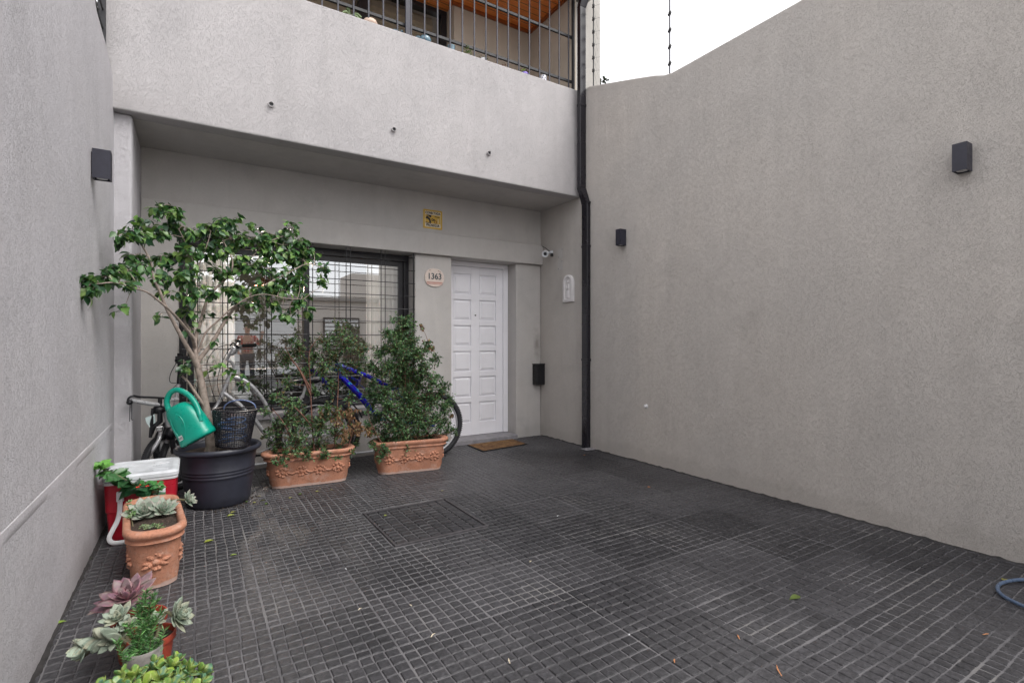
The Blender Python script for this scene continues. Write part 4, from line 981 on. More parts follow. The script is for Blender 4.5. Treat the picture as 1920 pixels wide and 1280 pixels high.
# ---------------------------------------------------------------- shrubs
def shrub(name, label, base, clusters, stems, dens, pals, wts, spread, lsz=(.021, .032), seed=1):
    t = thing(name, label, 'shrub', base); rr = random.Random(seed)
    sm = MB(); nodes_ = []
    for pts in stems:
        ps = [P(px, py, Y) for px, py, Y in pts]; sp = smoothpath(ps, 4); k = len(sp)
        sm.tube(sp, [.0075-.0052*i/(k-1) for i in range(k)], 6); nodes_ += sp
    Pn, Dn, Nn, Ls, Bn = [], [], [], [], []
    for cl in clusters:
        cx, cy, r = cl[:3]; Y = cl[3] if len(cl) > 3 else base[1]+rr.uniform(-spread, spread); brown = cl[4] if len(cl) > 4 else 0
        c = P(cx, cy, Y); sc = Y/(cs*F-sn*(cx-960)); a = r*sc
        b0 = min(nodes_, key=lambda s: (s-c).length+(.08 if s.z > c.z else 0))
        sm.tube(smoothpath([b0, b0.lerp(c, .5)+Vector((rr.uniform(-.02, .02), 0, -.01)), c], 3), [.0028-.0003*i for i in range(7)], 5)
        n = int(r*r*3.14/15*dens*3.9); nt_ = max(3, n//11); tips = []
        for _ in range(nt_):
            u = Vector([rr.gauss(0, 1) for _ in range(3)]).normalized()*rr.uniform(.5, 1.12)
            e = c+Vector((u.x*a, u.y*min(a, .13), u.z*a)); s0 = c.lerp(e, rr.uniform(-.1, .3)); md = s0.lerp(e, .5)+Vector((rr.uniform(-.01, .01), 0, rr.uniform(-.01, .012)))
            tips.append((s0, md, e)); sm.tube([s0, md, e], [.0015, .0012, .0007], 4)
        for i in range(n):
            s0, md, e = tips[i % nt_]; q = rr.uniform(.1, 1.05); p = s0.lerp(md, q*2) if q < .5 else md.lerp(e, q*2-1)
            p = p+Vector([rr.uniform(-1, 1)*.008 for _ in range(3)])
            d = (e-s0).normalized()*.6+Vector([rr.gauss(0, .6), rr.gauss(0, .6), rr.gauss(.0, .5)]) if not brown else Vector([rr.gauss(0, .4), rr.gauss(0, .4), -1])
            Pn.append(p); Dn.append(d); Nn.append(Vector((rr.gauss(0, .5), rr.gauss(-.3, .5), 1)) if not brown else Vector((rr.gauss(0, 1), -1, rr.gauss(0, .4)))); Ls.append(rr.uniform(*lsz)); Bn.append(brown > rr.random())
    obj('stems', sm, M['twig'], t, smooth=60)
    cols = pal(len(Pn), pals, wts); bc = pal(len(Pn), [(.22, .12, .06), (.30, .19, .10), (.15, .075, .04), (.10, .12, .03)], [3, 3, 2, 1]); B = np.array(Bn)
    cols[B] = bc[B]
    leaves('foliage', Pn, Dn, Nn, Ls, cols, T_SM, M['leaf2'], t, smooth=False)
    return t
PG = [(.085, .18, .07), (.048, .115, .048), (.13, .25, .09), (.026, .065, .030), (.16, .24, .09), (.13, .10, .04)]
clA = [(640,618,20),(612,640,22),(650,645,26),(678,662,20),(625,668,24),(690,690,14),(560,652,24),(538,675,22),(585,672,20),(548,645,12),(572,700,20),(605,690,22),(645,690,22),(668,690,16),(540,715,18),(518,745,16,4.7),(540,752,20,4.7),(500,768,12,4.72),(560,760,16),(590,735,16),(620,725,18),(545,790,28),(515,805,20),(570,785,20),(600,800,28),(560,825,28),(520,835,18),(495,815,10),(595,835,22),(630,815,22),(640,840,20),(665,832,12),(615,765,20),(655,745,14),(635,780,22,4.75,.8),(655,775,20,4.72,.95),(668,800,18,4.7,.95),(690,806,13,4.68,1),(650,812,20,4.7,.8),(600,775,12,4.75,.5),(575,855,14,4.6),(535,852,14,4.62),(515,862,10,4.6),(535,868,9,4.58),(608,850,14,4.62),(632,856,8,4.6),(660,845,9,4.6,.3),(562,850,10,4.6)]
stA = [[(590,855,4.82),(585,790,4.82),(582,720,4.80),(580,660,4.78),(600,630,4.8)],[(582,740,4.8),(565,700,4.75),(545,670,4.72),(535,650,4.7)],[(583,730,4.8),(560,690,4.8),(530,660,4.85)],[(625,860,4.82),(630,800,4.82),(634,730,4.85),(636,670,4.88),(645,620,4.9)],[(560,855,4.8),(545,820,4.75),(530,790,4.7),(510,765,4.68)],[(640,860,4.8),(655,830,4.75),(668,800,4.72),(692,800,4.7)],[(585,800,4.8),(560,770,4.72),(530,745,4.68)],[(600,840,4.78),(590,856,4.68),(560,860,4.60),(535,870,4.57)]]
shrub('leafy_shrub', 'sparse small-leaved shrub with dry brown patches in the left oblong planter', (.87, 4.80, .26), clA, stA, .78, PG, [4, 4, 3, 3, .8, 2.0], .09, seed=3)
clB = [(756,600,18),(748,622,22),(768,612,14),(735,635,16),(770,640,24),(745,655,28),(725,655,14),(780,665,24),(760,680,30),(730,690,24),(712,700,16),(795,695,24),(745,715,32),(780,720,34),(715,735,20),(812,715,18),(828,738,14),(765,750,36),(805,752,30),(730,765,28),(832,765,18),(745,795,34),(785,790,36),(820,792,24),(705,785,18),(698,808,14),(720,820,24),(760,825,30),(800,822,28),(835,815,14),(838,790,10),(700,760,12),(720,842,14,4.62),(712,856,8,4.6),(700,836,10,4.62),(690,770,8),(790,612,7,4.7,.8),(802,640,9,4.7,.2),(812,652,7,4.7,.9),(798,655,7,4.7),(822,705,8,4.7),(840,720,8,4.7),(755,640,26),(775,770,36),(760,700,30),(846,778,8,4.7,.6),(692,742,17),(842,752,15),(700,718,15),(828,728,15),(815,672,14),(712,662,17),(850,808,12),(700,690,14),(690,800,14),(800,655,12),(725,625,13),(735,600,8),(768,590,6)]
stB = [[(765,845,4.78),(764,780,4.78),(760,710,4.78),(756,650,4.78),(752,600,4.76)],[(775,845,4.78),(790,790,4.74),(800,740,4.72),(812,700,4.72)],[(750,845,4.78),(735,790,4.76),(722,740,4.76),(715,695,4.78)],[(764,760,4.78),(785,700,4.75),(795,660,4.74),(802,640,4.72)],[(800,845,4.74),(820,810,4.70),(835,770,4.70)],[(730,845,4.72),(712,825,4.68),(700,800,4.68)]]
shrub('leafy_shrub', 'dense dark green cone-shaped shrub in the planter nearest the white door', (1.755, 4.755, .26), clB, stB, 1.25, PG, [4, 4, 2, 3.2, .6, .25], .11, seed=5)
# tall shrub peeping over the right wall
t = thing('shrub', 'tip of a dark conifer showing over the right wall beside the downpipe', 'shrub', (4.6, 5.5, 3.6)); rr = random.Random(8)
c = P(1133, 160, 5.35); sm = MB(); Pn, Dn, Nn = [], [], []
for k in range(40):
    b = c+Vector((rr.uniform(-.05, .04), rr.uniform(-.05, .05), rr.uniform(-.30, .07))); e = b+Vector((rr.uniform(-.05, .07), rr.uniform(-.05, .05), rr.uniform(.02, .07)))
    sm.tube([b, e], [.004, .0015], 4)
    for i in range(90):
        Pn.append(b.lerp(e, rr.random())); Dn.append((e-b).normalized()*.6+Vector([rr.gauss(0, .6) for _ in range(3)])); Nn.append(Vector([rr.gauss(0, 1) for _ in range(3)]))
sm.tube([(c.x, c.y, 2.5), (c.x, c.y, c.z)], [.02, .006], 6)
obj('stems', sm, M['twig'], t); leaves('foliage', Pn, Dn, Nn, [.018]*len(Pn), pal(len(Pn), [(.04, .07, .04), (.025, .045, .028)], [1, 1]), T_SM, M['leaf2'], t, smooth=False)

# ---------------------------------------------------------------- succulents
def rosette(name, label, c, rad, axis, n, tmpl, cols, wts, parent=None, tip=None, edge=None, group=None, stem=None, wide=1.0, cat='succulent', flat=75, inner=.35, mat=None, stretch=0, pw=1.25):
    t = parent or thing(name, label, cat, c, 0, group)
    c = Vector(c); ax = Vector(axis).normalized(); u = ax.orthogonal().normalized(); v = ax.cross(u)
    Pn, Dn, Nn, Ls = [], [], [], []
    for i in range(n):
        q = i/(n-1)                                   # 0 outer .. 1 inner
        a = i*2.39996; el = R(90-flat+ (flat-12)*q**pw)+rng.normal(0, .07)
        rd = u*math.cos(a)+v*math.sin(a)
        d = rd*math.cos(el)+ax*math.sin(el); nn = ax*math.cos(el)-rd*math.sin(el)
        l = rad*(1-q*(1-inner))*rng.uniform(.9, 1.08)
        Pn.append(c+ax*(stretch*(q-.0)+rad*.05*q)+rd*rad*.04); Dn.append(d); Nn.append(nn); Ls.append(l)
    nm = 'rosette' if not parent else 'rosette'
    T = (tmpl[0]*np.array([wide, 1, 1]), tmpl[1])
    o = leaves(nm, Pn, Dn, Nn, Ls, pal(n, cols, wts, .08), T, mat or M['succ'], t, tip=tip, edge=edge)
    o.data.set_sharp_from_angle(angle=R(180)) if False else None
    if stem:
        m = MB(); m.tube(smoothpath([Vector(p) for p in stem]+[c], 4), .006, 8); obj('stem', m, M['greentwig'], t)
    return t
def zp(px, py, z): return gp(px, py, z)
GH = [(.30, .36, .28), (.25, .32, .25), (.36, .38, .28)]; GHs = [(.21, .29, .22), (.26, .33, .26)]
PU = [(.19, .10, .135), (.14, .075, .10), (.23, .14, .16)]
# in the end-on planter
rosette('ghost_plant', 'grey-green rosette in the middle of the end-on planter, the larger of its two', zp(268, 962, .305), .105, (.05, -.75, 1), 26, T_GHOST, GHs+[(.30,.37,.30)], [1, 1, 1], tip=(.36, .30, .28), stem=[zp(268, 972, .27)], group='pale rosettes in the terracotta planter')
rosette('ghost_plant', 'grey-green many-leaved rosette at the right inside the end-on planter', zp(305, 958, .305), .090, (.25, -.65, 1), 30, T_GHOST, GHs, [1, 1], tip=(.36, .30, .28), stem=[zp(300, 968, .27)], group='pale rosettes in the terracotta planter', wide=.8)
rosette('ghost_plant', 'grey-green rosette trailing over the right rim of the end-on planter', zp(350, 938, .30), .066, (.75, -.45, .5), 24, T_GHOST, GHs, [1, 1], tip=(.36, .30, .28), stem=[zp(300, 938, .28), zp(318, 938, .33), zp(338, 936, .325)], group='pale rosettes in the terracotta planter', wide=.8)
t = thing('sedum', 'small bright green sedum at the left inside the end-on planter', 'succulent', zp(247, 968, .28))
for k in range(16):
    p = zp(243+rng.uniform(-7, 8), 955+rng.uniform(-16, 16), .325+rng.uniform(-.012, .012)); rosette('', '', p, .020, (rng.normal(0, .4), rng.normal(-.2, .4), 1), 9, T_GHOST, [(.12, .26, .06), (.09, .20, .05)], [1, 1], parent=t)
q = MB(); q.tube([zp(250, 990, .27), zp(247, 975, .30), zp(244, 962, .32)], .003, 6); obj('stem', q, M['greentwig'], t)
t = thing('sedum', 'low mossy green sedum along the near end of the end-on planter', 'succulent', zp(285, 990, .27))
for k in range(26):
    p = zp(262+rng.uniform(0, 52), 0+rng.uniform(982, 992), .288); rosette('', '', p, .015, (rng.normal(0, .4), rng.normal(-.2, .4), 1), 7, T_GHOST, [(.14, .22, .08), (.08, .17, .06), (.3, .36, .15)], [2, 2, 1], parent=t)
# broad-leaved plant with red flowers leaning to the wall
bl = thing('leafy_plant', 'broad-leaved dark green plant with red flowers leaning from the end-on planter to the wall', 'plant', zp(290, 915, .28))
spine = smoothpath([zp(292, 920, .28), zp(270, 912, .33), zp(245, 905, .38), zp(222, 892, .43), zp(200, 882, .46), zp(187, 876, .49)], 5)
q = MB(); q.tube(spine, .006, 8)
sp2 = smoothpath([zp(292, 920, .28), zp(285, 912, .33), zp(272, 905, .37)], 4); q.tube(sp2, .004, 8)
sp3 = smoothpath([zp(296, 925, .28), zp(298, 915, .33), zp(296, 905, .35)], 4); q.tube(sp3, .004, 8); obj('stems', q, M['greentwig'], bl)
Pn, Dn, Nn, Ls, Cc = [], [], [], [], []
k = len(spine)
for i in range(3, k):
    f = i/(k-1); s_ = .125*(1-.40*f)
    tdir = (spine[min(i+1, k-1)]-spine[i-1]).normalized(); side = tdir.cross(Vector((0, 0, 1))).normalized()
    for sg_ in (-1, 1):
        if rng.random() < .12: continue
        d = side*sg_*.8+tdir*.35+Vector((rng.normal(0, .25), rng.normal(-.35, .25), rng.normal(-.30, .2)+f*.35)); Pn.append(spine[i]); Dn.append(d); Nn.append(Vector((rng.normal(0, .6), -.6+rng.normal(0, .4), 1))); Ls.append(s_*rng.uniform(.85, 1.15)); Cc.append((.025+.05*f*f, .085+.11*f*f, .040))
for j in range(7):
    a = j*.9; Pn.append(spine[-1]); Dn.append(Vector((math.cos(a), math.sin(a)*.6-.2, .25+.3*(j % 2)))); Nn.append(Vector((0, -.5, 1))); Ls.append(.078-.005*j); Cc.append((.10, .24, .05))
for sp_, n in ((sp2, 10), (sp3, 12)):
    for j in range(n):
        a = j*2.4; p = sp_[max(1, len(sp_)-1-j//2)]; Pn.append(p); Dn.append(Vector((math.cos(a), math.sin(a)*.7-.3, .15))); Nn.append(Vector((0, -.5, 1))); Ls.append(rng.uniform(.03, .055)); Cc.append((.05, .17, .045))
T_BROAD = (T_BIG[0]*np.array([1.25, .95, 1]), T_BIG[1])
leaves('foliage', Pn, Dn, Nn, Ls, np.array(Cc)*rng.uniform(.75, 1.9, (len(Cc), 1)), T_BROAD, M['leaf'], bl)
redf = plain('red_petals', (.55, .03, .012), .5)
for px, py in ((261, 909), (276, 911), (258, 913), (225, 906)):
    c = zp(px, py, .375); q = MB()
    for j in range(6): a = j*1.05; q.ball(c+Vector((math.cos(a)*.006, math.sin(a)*.006, .002*(j % 2))), .0048, .0048, .003, n=6, m=4)
    obj('flower', q, redf, bl)
# purple echeveria and the red pot it grows in
def round_pot(name, label, c, r, h, mat, group=None, taper=.74):
    t = thing(name, label, 'plant pot', (c[0], c[1], 0), 0, group); m = MB()
    m.lathe([(0, .002), (r*taper, .002), (r*taper*1.02, .008), (r*.94, h*.80), (r*.95, h*.82), (r*1.03, h*.825), (r*1.05, h*.84), (r*1.06, h*.985), (r*1.04, h), (r*.985, h), (r*.96, h*.97), (r*.93, h*.80), (.0, h*.80)], (c[0], c[1], 0), 40, cap=False)
    obj('pot_body', m, mat, t, smooth=45); soil_disc(c, r*.94, h*.86, t); return t
rc = gp(262, 1150, .17)
round_pot('flower_pot', 'red plastic flower pot under the purple rosette', (rc.x, rc.y), .088, .16, M['red_clay'])
ec = zp(240, 1122, .215)
rosette('echeveria', 'large purple-pink rosette succulent growing in the red pot', ec, .128, (-.22, -.30, 1), 24, T_ECH, PU, [2, 1, 1], edge=(.36, .15, .18), stem=[(rc.x, rc.y, .15), (rc.x, rc.y+.02, .19)], wide=1.08, flat=88, pw=1.7)
rosette('echeveria', 'smaller purple offset rosette on the wall side of the red pot', zp(205, 1130, .195), .080, (-.55, -.25, .8), 13, T_ECH, PU, [2, 1, 1], edge=(.38, .12, .13), stem=[(rc.x-.02, rc.y, .15), (rc.x-.05, rc.y, .18)], wide=.75, flat=90, pw=1.8)
# trailing ghost plants (second red pot in front)
rc2 = gp(262, 1190, .165)
round_pot('flower_pot', 'low terracotta-red flower pot under the trailing pale rosettes', (rc2.x+.035, rc2.y+.02), .074, .15, M['red_clay'])
rosette('ghost_plant', 'pale rosette on a curved stem hanging right of the rosemary', zp(326, 1158, .20), .074, (.85, -.35, .35), 30, T_GHOST, GH, [1, 1, 1], stem=[(rc2.x+.05, rc2.y, .14), zp(310, 1148, .21)], wide=1.0, group='pale trailing rosettes', stretch=.02)
rosette('ghost_plant', 'pale rosette facing up, left of the rosemary under the purple rosette', zp(222, 1160, .20), .068, (-.25, -.35, .9), 22, T_GHOST, GH, [1, 1, 1], stem=[(rc2.x-.03, rc2.y, .14)], group='pale trailing rosettes')
g3 = rosette('ghost_plant', 'long trailing pale succulent stem ending at the left of the group', zp(158, 1216, .125), .046, (-.80, -.45, .25), 16, T_GHOST, GHs, [1, 1], stem=None, group='pale trailing rosettes')
sp = smoothpath([(rc2.x-.03, rc2.y, .14), zp(215, 1192, .17), zp(192, 1200, .15), zp(172, 1208, .135), zp(158, 1216, .125)], 5)
q = MB(); q.tube(sp, .007, 8); obj('stem', q, M['greentwig'], g3)
Pn, Dn, Nn, Ls = [], [], [], []
for i in range(3, len(sp)-1):
    for j in range(3):
        a = i*2.4+j*2.1; tdir = (sp[i+1]-sp[i-1]).normalized(); u = tdir.orthogonal().normalized(); v = tdir.cross(u)
        rd = u*math.cos(a)+v*math.sin(a)
        if rd.z < -.7: continue
        Pn.append(sp[i]); Dn.append(rd*.55+tdir*.8+Vector((0, 0, .12))); Nn.append(rd-tdir*.4); Ls.append(rng.uniform(.050, .068))
leaves('side_leaves', Pn, Dn, Nn, Ls, pal(len(Pn), GH, [1, 1, 1], .1), T_GHOST, M['succ'], g3)
# rosette cluster centre
rosette('ghost_plant', 'small crowded pale rosette right behind the rosemary stems', zp(292, 1165, .185), .050, (.1, -.5, 1), 20, T_GHOST, GH, [1, 1, 1], group='pale trailing rosettes', stem=[(rc2.x+.03, rc2.y, .14)])
rosette('ghost_plant', 'small pale rosette between the rosemary and the long trailing stem', zp(240, 1175, .185), .048, (-.1, -.5, 1), 18, T_GHOST, GH, [1, 1, 1], group='pale trailing rosettes', stem=[(rc2.x-.01, rc2.y, .14)])
rosette('ghost_plant', 'pale rosette facing the camera at the left foot of the rosemary', zp(212, 1198, .15), .052, (-.3, -.8, .6), 18, T_GHOST, GH, [1, 1, 1], group='pale trailing rosettes', stem=[(rc2.x-.01, rc2.y, .14)])
# grey pot with rosemary
gc = gp(268, 1215, .165)
gpot = thing('flower_pot', 'weathered grey stone-like pot with the rosemary', 'plant pot', (gc.x, gc.y, 0)); m = MB()
m.lathe([(0, .002), (.046, .002), (.050, .01), (.057, .13), (.060, .168), (.057, .172), (.052, .168), (.050, .14), (0, .14)], (gc.x, gc.y, 0), 32, cap=False); obj('pot_body', m, M['grey_stone_pot'], gpot, smooth=45); soil_disc((gc.x, gc.y), .051, .150, gpot, amp=.004)
rm = thing('rosemary', 'upright green rosemary sprigs in the grey pot', 'herb', (gc.x, gc.y, .15)); sm = MB(); Pn, Dn, Nn, Ls = [], [], [], []
rr = random.Random(12)
for k, (tx, ty) in enumerate(((277, 1110), (288, 1118), (268, 1128), (296, 1132), (282, 1140), (258, 1142), (304, 1150), (246, 1158), (270, 1160), (294, 1165), (236, 1165), (285, 1185), (262, 1185), (228, 1172), (300, 1195), (243, 1200), (278, 1205), (310, 1180))):
    e = zp(tx, ty, .165+(.205 if k < 5 else .12 if k < 11 else .06)*(1)) if False else None
    top = .155+ (1215-ty)*.0021
    e = Vector((gc.x+(tx-270)*.00165, gc.y+rr.uniform(-.03, .03), top)); b = Vector((gc.x+rr.uniform(-.03, .03), gc.y+rr.uniform(-.03, .03), .15))
    if k > 10: b = Vector((e.x, e.y-.045, .13)); b = Vector((gc.x+(e.x-gc.x)*.6, gc.y-.03, .14)); e = e+Vector((0, -.035, -.01))
    md = b.lerp(e, .5)+Vector((rr.uniform(-.01, .01), 0, 0)); s_ = smoothpath([b, md, e], 6); sm.tube(s_, .0016, 5)
    L = (e-b).length
    for i in range(int(L/.0009)):
        f = rr.random(); p = s_[int(f*(len(s_)-1))]+Vector([rr.uniform(-.003, .003) for _ in range(3)]); a = rr.uniform(0, 6.28)
        Pn.append(p); Dn.append(Vector((math.cos(a), math.sin(a), rr.uniform(.3, 1.2)))); Nn.append(Vector((rr.gauss(0, 1), rr.gauss(0, 1), .5))); Ls.append(rr.uniform(.014, .029))
obj('stems', sm, M['greentwig'], rm, smooth=60)
T_ROS = (np.array([(-.05,0,0), (.05,0,0), (-.075,.5,.03), (.075,.5,.03), (0,1,0)], float), [(0,1,3,2),(2,3,4)])
leaves('needles', Pn, Dn, Nn, Ls, pal(len(Pn), [(.10, .25, .08), (.17, .36, .12), (.06, .15, .05), (.26, .38, .2)], [3, 2, 2, 1]), T_ROS, M['leaf2'], rm, smooth=False)
# jade plant, close to the camera
jc = Vector((-.135, 1.955, 0)); round_pot('flower_pot', 'terracotta pot of the variegated jade plant at the bottom edge', (jc.x, jc.y), .135, .10, M['terracotta'])
jp = thing('jade_plant', 'bushy jade plant with yellow-edged oval leaves at the bottom left', 'succulent', (jc.x, jc.y, .09)); sm = MB(); Pn, Dn, Nn, Ls, Cc = [], [], [], [], []
rr = random.Random(31)
for k in range(52):
    a = k*2.39996; q = math.sqrt((k+.5)/52); e = jc+Vector((math.cos(a)*q*.185, math.sin(a)*q*.16, .205-.085*q*q+rr.uniform(-.018, .018))); b = jc+Vector((math.cos(a)*q*.05, math.sin(a)*q*.05, .09))
    sm.tube(smoothpath([b, b.lerp(e, .5)+Vector((0, 0, -.01)), e], 3), .0038, 6)
    out = Vector((math.cos(a)*q, math.sin(a)*q, .8)).normalized(); u = out.orthogonal().normalized(); v = out.cross(u)
    for j in range(4):
        an = k*1.3+j*1.571; rd = u*math.cos(an)+v*math.sin(an)
        for lv in range(2):
            rd2 = u*math.cos(an+lv*.785)+v*math.sin(an+lv*.785)
            el = (.25, .85)[lv]+rr.uniform(-.15, .15)
            Pn.append(e+out*(-.012+.012*lv)); Dn.append(rd2*math.cos(el)+out*math.sin(el)); Nn.append(out*math.cos(el)-rd2*math.sin(el)); Ls.append(rr.uniform(.038, .052)*(1-.2*lv)); Cc.append(rr.choice([(.13, .27, .075), (.10, .23, .10), (.17, .31, .07), (.26, .38, .06), (.09, .20, .12)]))
obj('stems', sm, M['greentwig'], jp, smooth=60)
leaves('foliage', Pn, Dn, Nn, Ls, np.array(Cc), T_JADE, M['succ2'], jp, edge=(.30, .36, .10))
# ================================================================ things by the wall
# ---------------------------------------------------------------- cooler
cl = thing('cooler', 'red and white plastic cool box beside the big dark pot', 'cool box', (-.28, 4.22, 0))
def rbox(m, x0, x1, y0, y1, zs, r=.03):
    """stack of rounded rectangles: zs = [(z, inset)]"""
    w_, l_ = x1-x0, y1-y0; cx, cy = (x0+x1)/2, (y0+y1)/2
    m.loft([[(cx+a, cy+b, z*1.06) for a, b in rrect(w_-2*i, l_-2*i, max(.006, r-i*.4), 5)] for z, i in zs])
X0, X1, Y0, Y1 = -.475, -.095, 4.00, 4.46
m = MB(); rbox(m, X0, X1, Y0, Y1, [(.003, .030), (.03, .022), (.17, .012), (.176, .006), (.30, .002), (.336, .0)], .035); obj('body', m, M['cooler_red'], cl, smooth=40)
m = MB(); rbox(m, X0, X1, Y0, Y1, [(.337, -.004), (.340, -.006), (.352, -.006), (.3535, .0)], .035); obj('rim_band', m, M['white'], cl, smooth=40)
m = MB(); rbox(m, X0, X1, Y0, Y1, [(.354, -.004), (.358, -.010), (.378, -.010), (.386, -.002), (.389, .012), (.3895, .03), (.3865, .034), (.3865, .12)], .04); lid = obj('lid', m, M['lid'], cl, smooth=40)
shade = plain('lid_recess', (.42, .44, .48), .5)
for x, y in ((-.375, 4.085), (-.19, 4.085), (-.375, 4.30), (-.19, 4.30)):
    m = MB(); n = 20
    m.loft([[(x+.045*k*math.cos(6.283*i/n), y+.032*k*math.sin(6.283*i/n), z) for i in range(n)] for k, z in ((1.0, 0.41), (.97, 0.4123), (.90, 0.4123), (.82, 0.4104), (.3, 0.4101))], False, True); obj('cup_recess', m, M['lid'], lid, smooth=40)
m = MB()
for k, w_ in enumerate((.003, .0015, .004, .0015, .003, .0015, .002)): m.box(-.235+k*.008, -.235+k*.008+w_, 4.20, 4.225, .4099, .4106)
obj('worn_barcode', m, plain('faded_print', (.25, .26, .28), .6), lid, smooth=0)
# swing handle hanging in front
hz = [(X0+.085, Y0-.010, .300), (X0+.083, Y0-.012, .20), (X0+.072, Y0-.016, .14), (X0+.05, Y0-.03, .09), (X0+.035, Y0-.045, .05), (X0+.05, Y0-.055, .022), (X0+.10, Y0-.05, .012), (X1-.10, Y0-.05, .012), (X1-.05, Y0-.05, .03), (X1-.045, Y0-.03, .09), (X1-.07, Y0-.014, .16), (X1-.08, Y0-.010, .300)]
m = MB(); m.tube(smoothpath(hz, 4), .013, 8, flat=.5); obj('handle', m, M['white'], cl, smooth=60)
for x in (X0+.085, X1-.08):
    m = MB(); m.box(x-.019, x+.019, Y0-.020, Y0-.002, .255, .318); obj('handle_hinge', m, M['white'], cl, smooth=0, bevel=.004)

# ---------------------------------------------------------------- watering can
wc = thing('watering_can', 'turquoise plastic watering can tipped on its side in the rim of the dark pot', 'watering can', (.0, 4.40, .42))
bot = P(373, 822, 4.40); top = P(337, 759, 4.46)
axis = (top-bot).normalized(); bl_ = (top-bot).length
side = Vector((cs, -sn, 0)); side = (side-axis*side.dot(axis)).normalized(); dep = axis.cross(side).normalized()
def wcp(s, d, t): return bot+side*s+dep*d+axis*(t*bl_)
def wring(t, rs, rd, off=0, n=28, e=1): 
    out = []
    for i in range(n):
        a = 6.2832*i/n; c_, s_ = math.cos(a), math.sin(a); p = 2.6
        k = (abs(c_)**p+abs(s_)**p)**(-1/p)
        out.append(wcp(off+rs*k*c_, rd*k*s_, t))
    return out
m = MB(); m.loft([wring(-.02, .115, .078), wring(0, .124, .086), wring(.03, .127, .088), wring(.12, .126, .087), wring(.14, .122, .085), wring(.30, .121, .084, -.001), wring(.6, .116, .080, -.004), wring(.82, .106, .074, -.010), wring(.95, .086, .062, -.020), wring(1.02, .066, .046, -.026), wring(1.04, .05, .03, -.028)])
obj('can_body', m, M['teal'], wc, smooth=50)
m = MB()
hp_ = [wcp(-.085, -.0, .84), wcp(-.090, -.0, 1.0), wcp(-.070, -.0, 1.24), wcp(-.015, -.0, 1.39), wcp(.045, -.0, 1.36), wcp(.090, -.0, 1.14), wcp(.112, -.01, .90), wcp(.116, -.02, .68), wcp(.113, -.035, .50), wcp(.104, -.04, .36)]
m.tube(smoothpath(hp_, 5), [.018]*3+[.019]*38+[.015]*5, 12); obj('handle', m, M['teal'], wc, smooth=60)
m = MB(); m.tube(smoothpath([wcp(-.03, -.084, .16), wcp(.012, -.082, .45), wcp(.010, -.077, .70), wcp(-.03, -.068, .86)], 5), .0035, 6); m.tube(smoothpath([wcp(-.066, -.080, .16), wcp(-.076, -.076, .5), wcp(-.066, -.066, .80)], 5), .003, 6)
obj('moulded_ridges', m, M['teal'], wc, smooth=60)
m = MB(); m.tube(smoothpath([wcp(-.08, .02, .15), wcp(-.13, .05, .5), wcp(-.17, .09, .95)], 5), [.022]*5+[.018]*5+[.014], 12); obj('spout', m, M['teal'], wc, smooth=60)
m = MB(); a = wcp(-.058, -.0885, .14); u = side*.022; v = axis*.026+side*.004; m.add([a-u*.7-v*.0, a+u*.7, a+u*.7+v*1.3, a-u*.7+v*1.3], [(0, 1, 2, 3)])
lab_ = obj('sticker', m, plain('pale_sticker', (.6, .62, .6), .5), wc, smooth=0, fixn=False)
m = MB()
for k in range(3): b_ = a-dep*.0008+side*(-.010+k*.009)+axis*.006; m.add([b_, b_+side*.005, b_+side*.005+axis*.02, b_+axis*.02], [(0, 1, 2, 3)])
obj('sticker_print', m, M['black'], lab_, smooth=0, fixn=False)

# ---------------------------------------------------------------- lattice basket with a coil of hose in it
bc = Vector((.252, 4.43, .455)); bk = thing('basket', 'black plastic lattice basket with a grey-blue handle standing in the dark pot', 'basket', bc)
Hb = .275; r0, r1 = .112, .150; tlt = Matrix.Rotation(R(3), 3, 'Y')
def bp(a, z, dr=0): r = r0+(r1-r0)*z/Hb+dr; return bc+tlt @ Vector((r*math.cos(a), r*math.sin(a), z))
m = MB()
for k in range(19):
    z = .012+k*(Hb-.03)/18; m.tube([bp(6.2832*i/48, z, .0012 if (i+k) % 2 else -.0012) for i in range(48)], .0024, 5, closed=True)
for i in range(48): m.tube([bp(6.2832*i/48, z) for z in (.0, .09, .18, Hb-.01)], .0023 if i % 6 else .0045, 4)
obj('lattice', m, M['weave'], bk, smooth=60)
m = MB(); m.lathe([(.0, 0), (r0, 0), (r0+.003, .012), (r0-.004, .012), (.0, .008)], bc, 40, M=tlt, cap=False); obj('base', m, M['weave'], bk, smooth=50)
m = MB(); m.tube([bp(6.2832*i/48, Hb) for i in range(48)], .0065, 8, closed=True); obj('rim', m, M['weave'], bk, smooth=60)
m = MB(); pts = []
for i in range(17):
    a = math.pi*i/16; e = bc+Vector((.0, 0, Hb)); pts.append(e+Vector((.045+math.cos(math.pi-a)*.105, -.03+.03*math.cos(a), .012+.062*math.sin(a))))
m.tube(pts, .0085, 8, flat=.6); obj('handle', m, M['blue_handle'], bk, smooth=60)
m = MB(); pts = []
for i in range(110):
    a = i*.25; r = .085+.012*math.sin(a*.37); pts.append(bc+Vector((r*math.cos(a), r*math.sin(a), .03+.0016*i+.010*math.sin(a*1.3))))
m.tube(pts, .008, 7); tag(obj('hose_coil', m, M['hose_blue']), 'coil of blue hose inside the black lattice basket', 'hose')

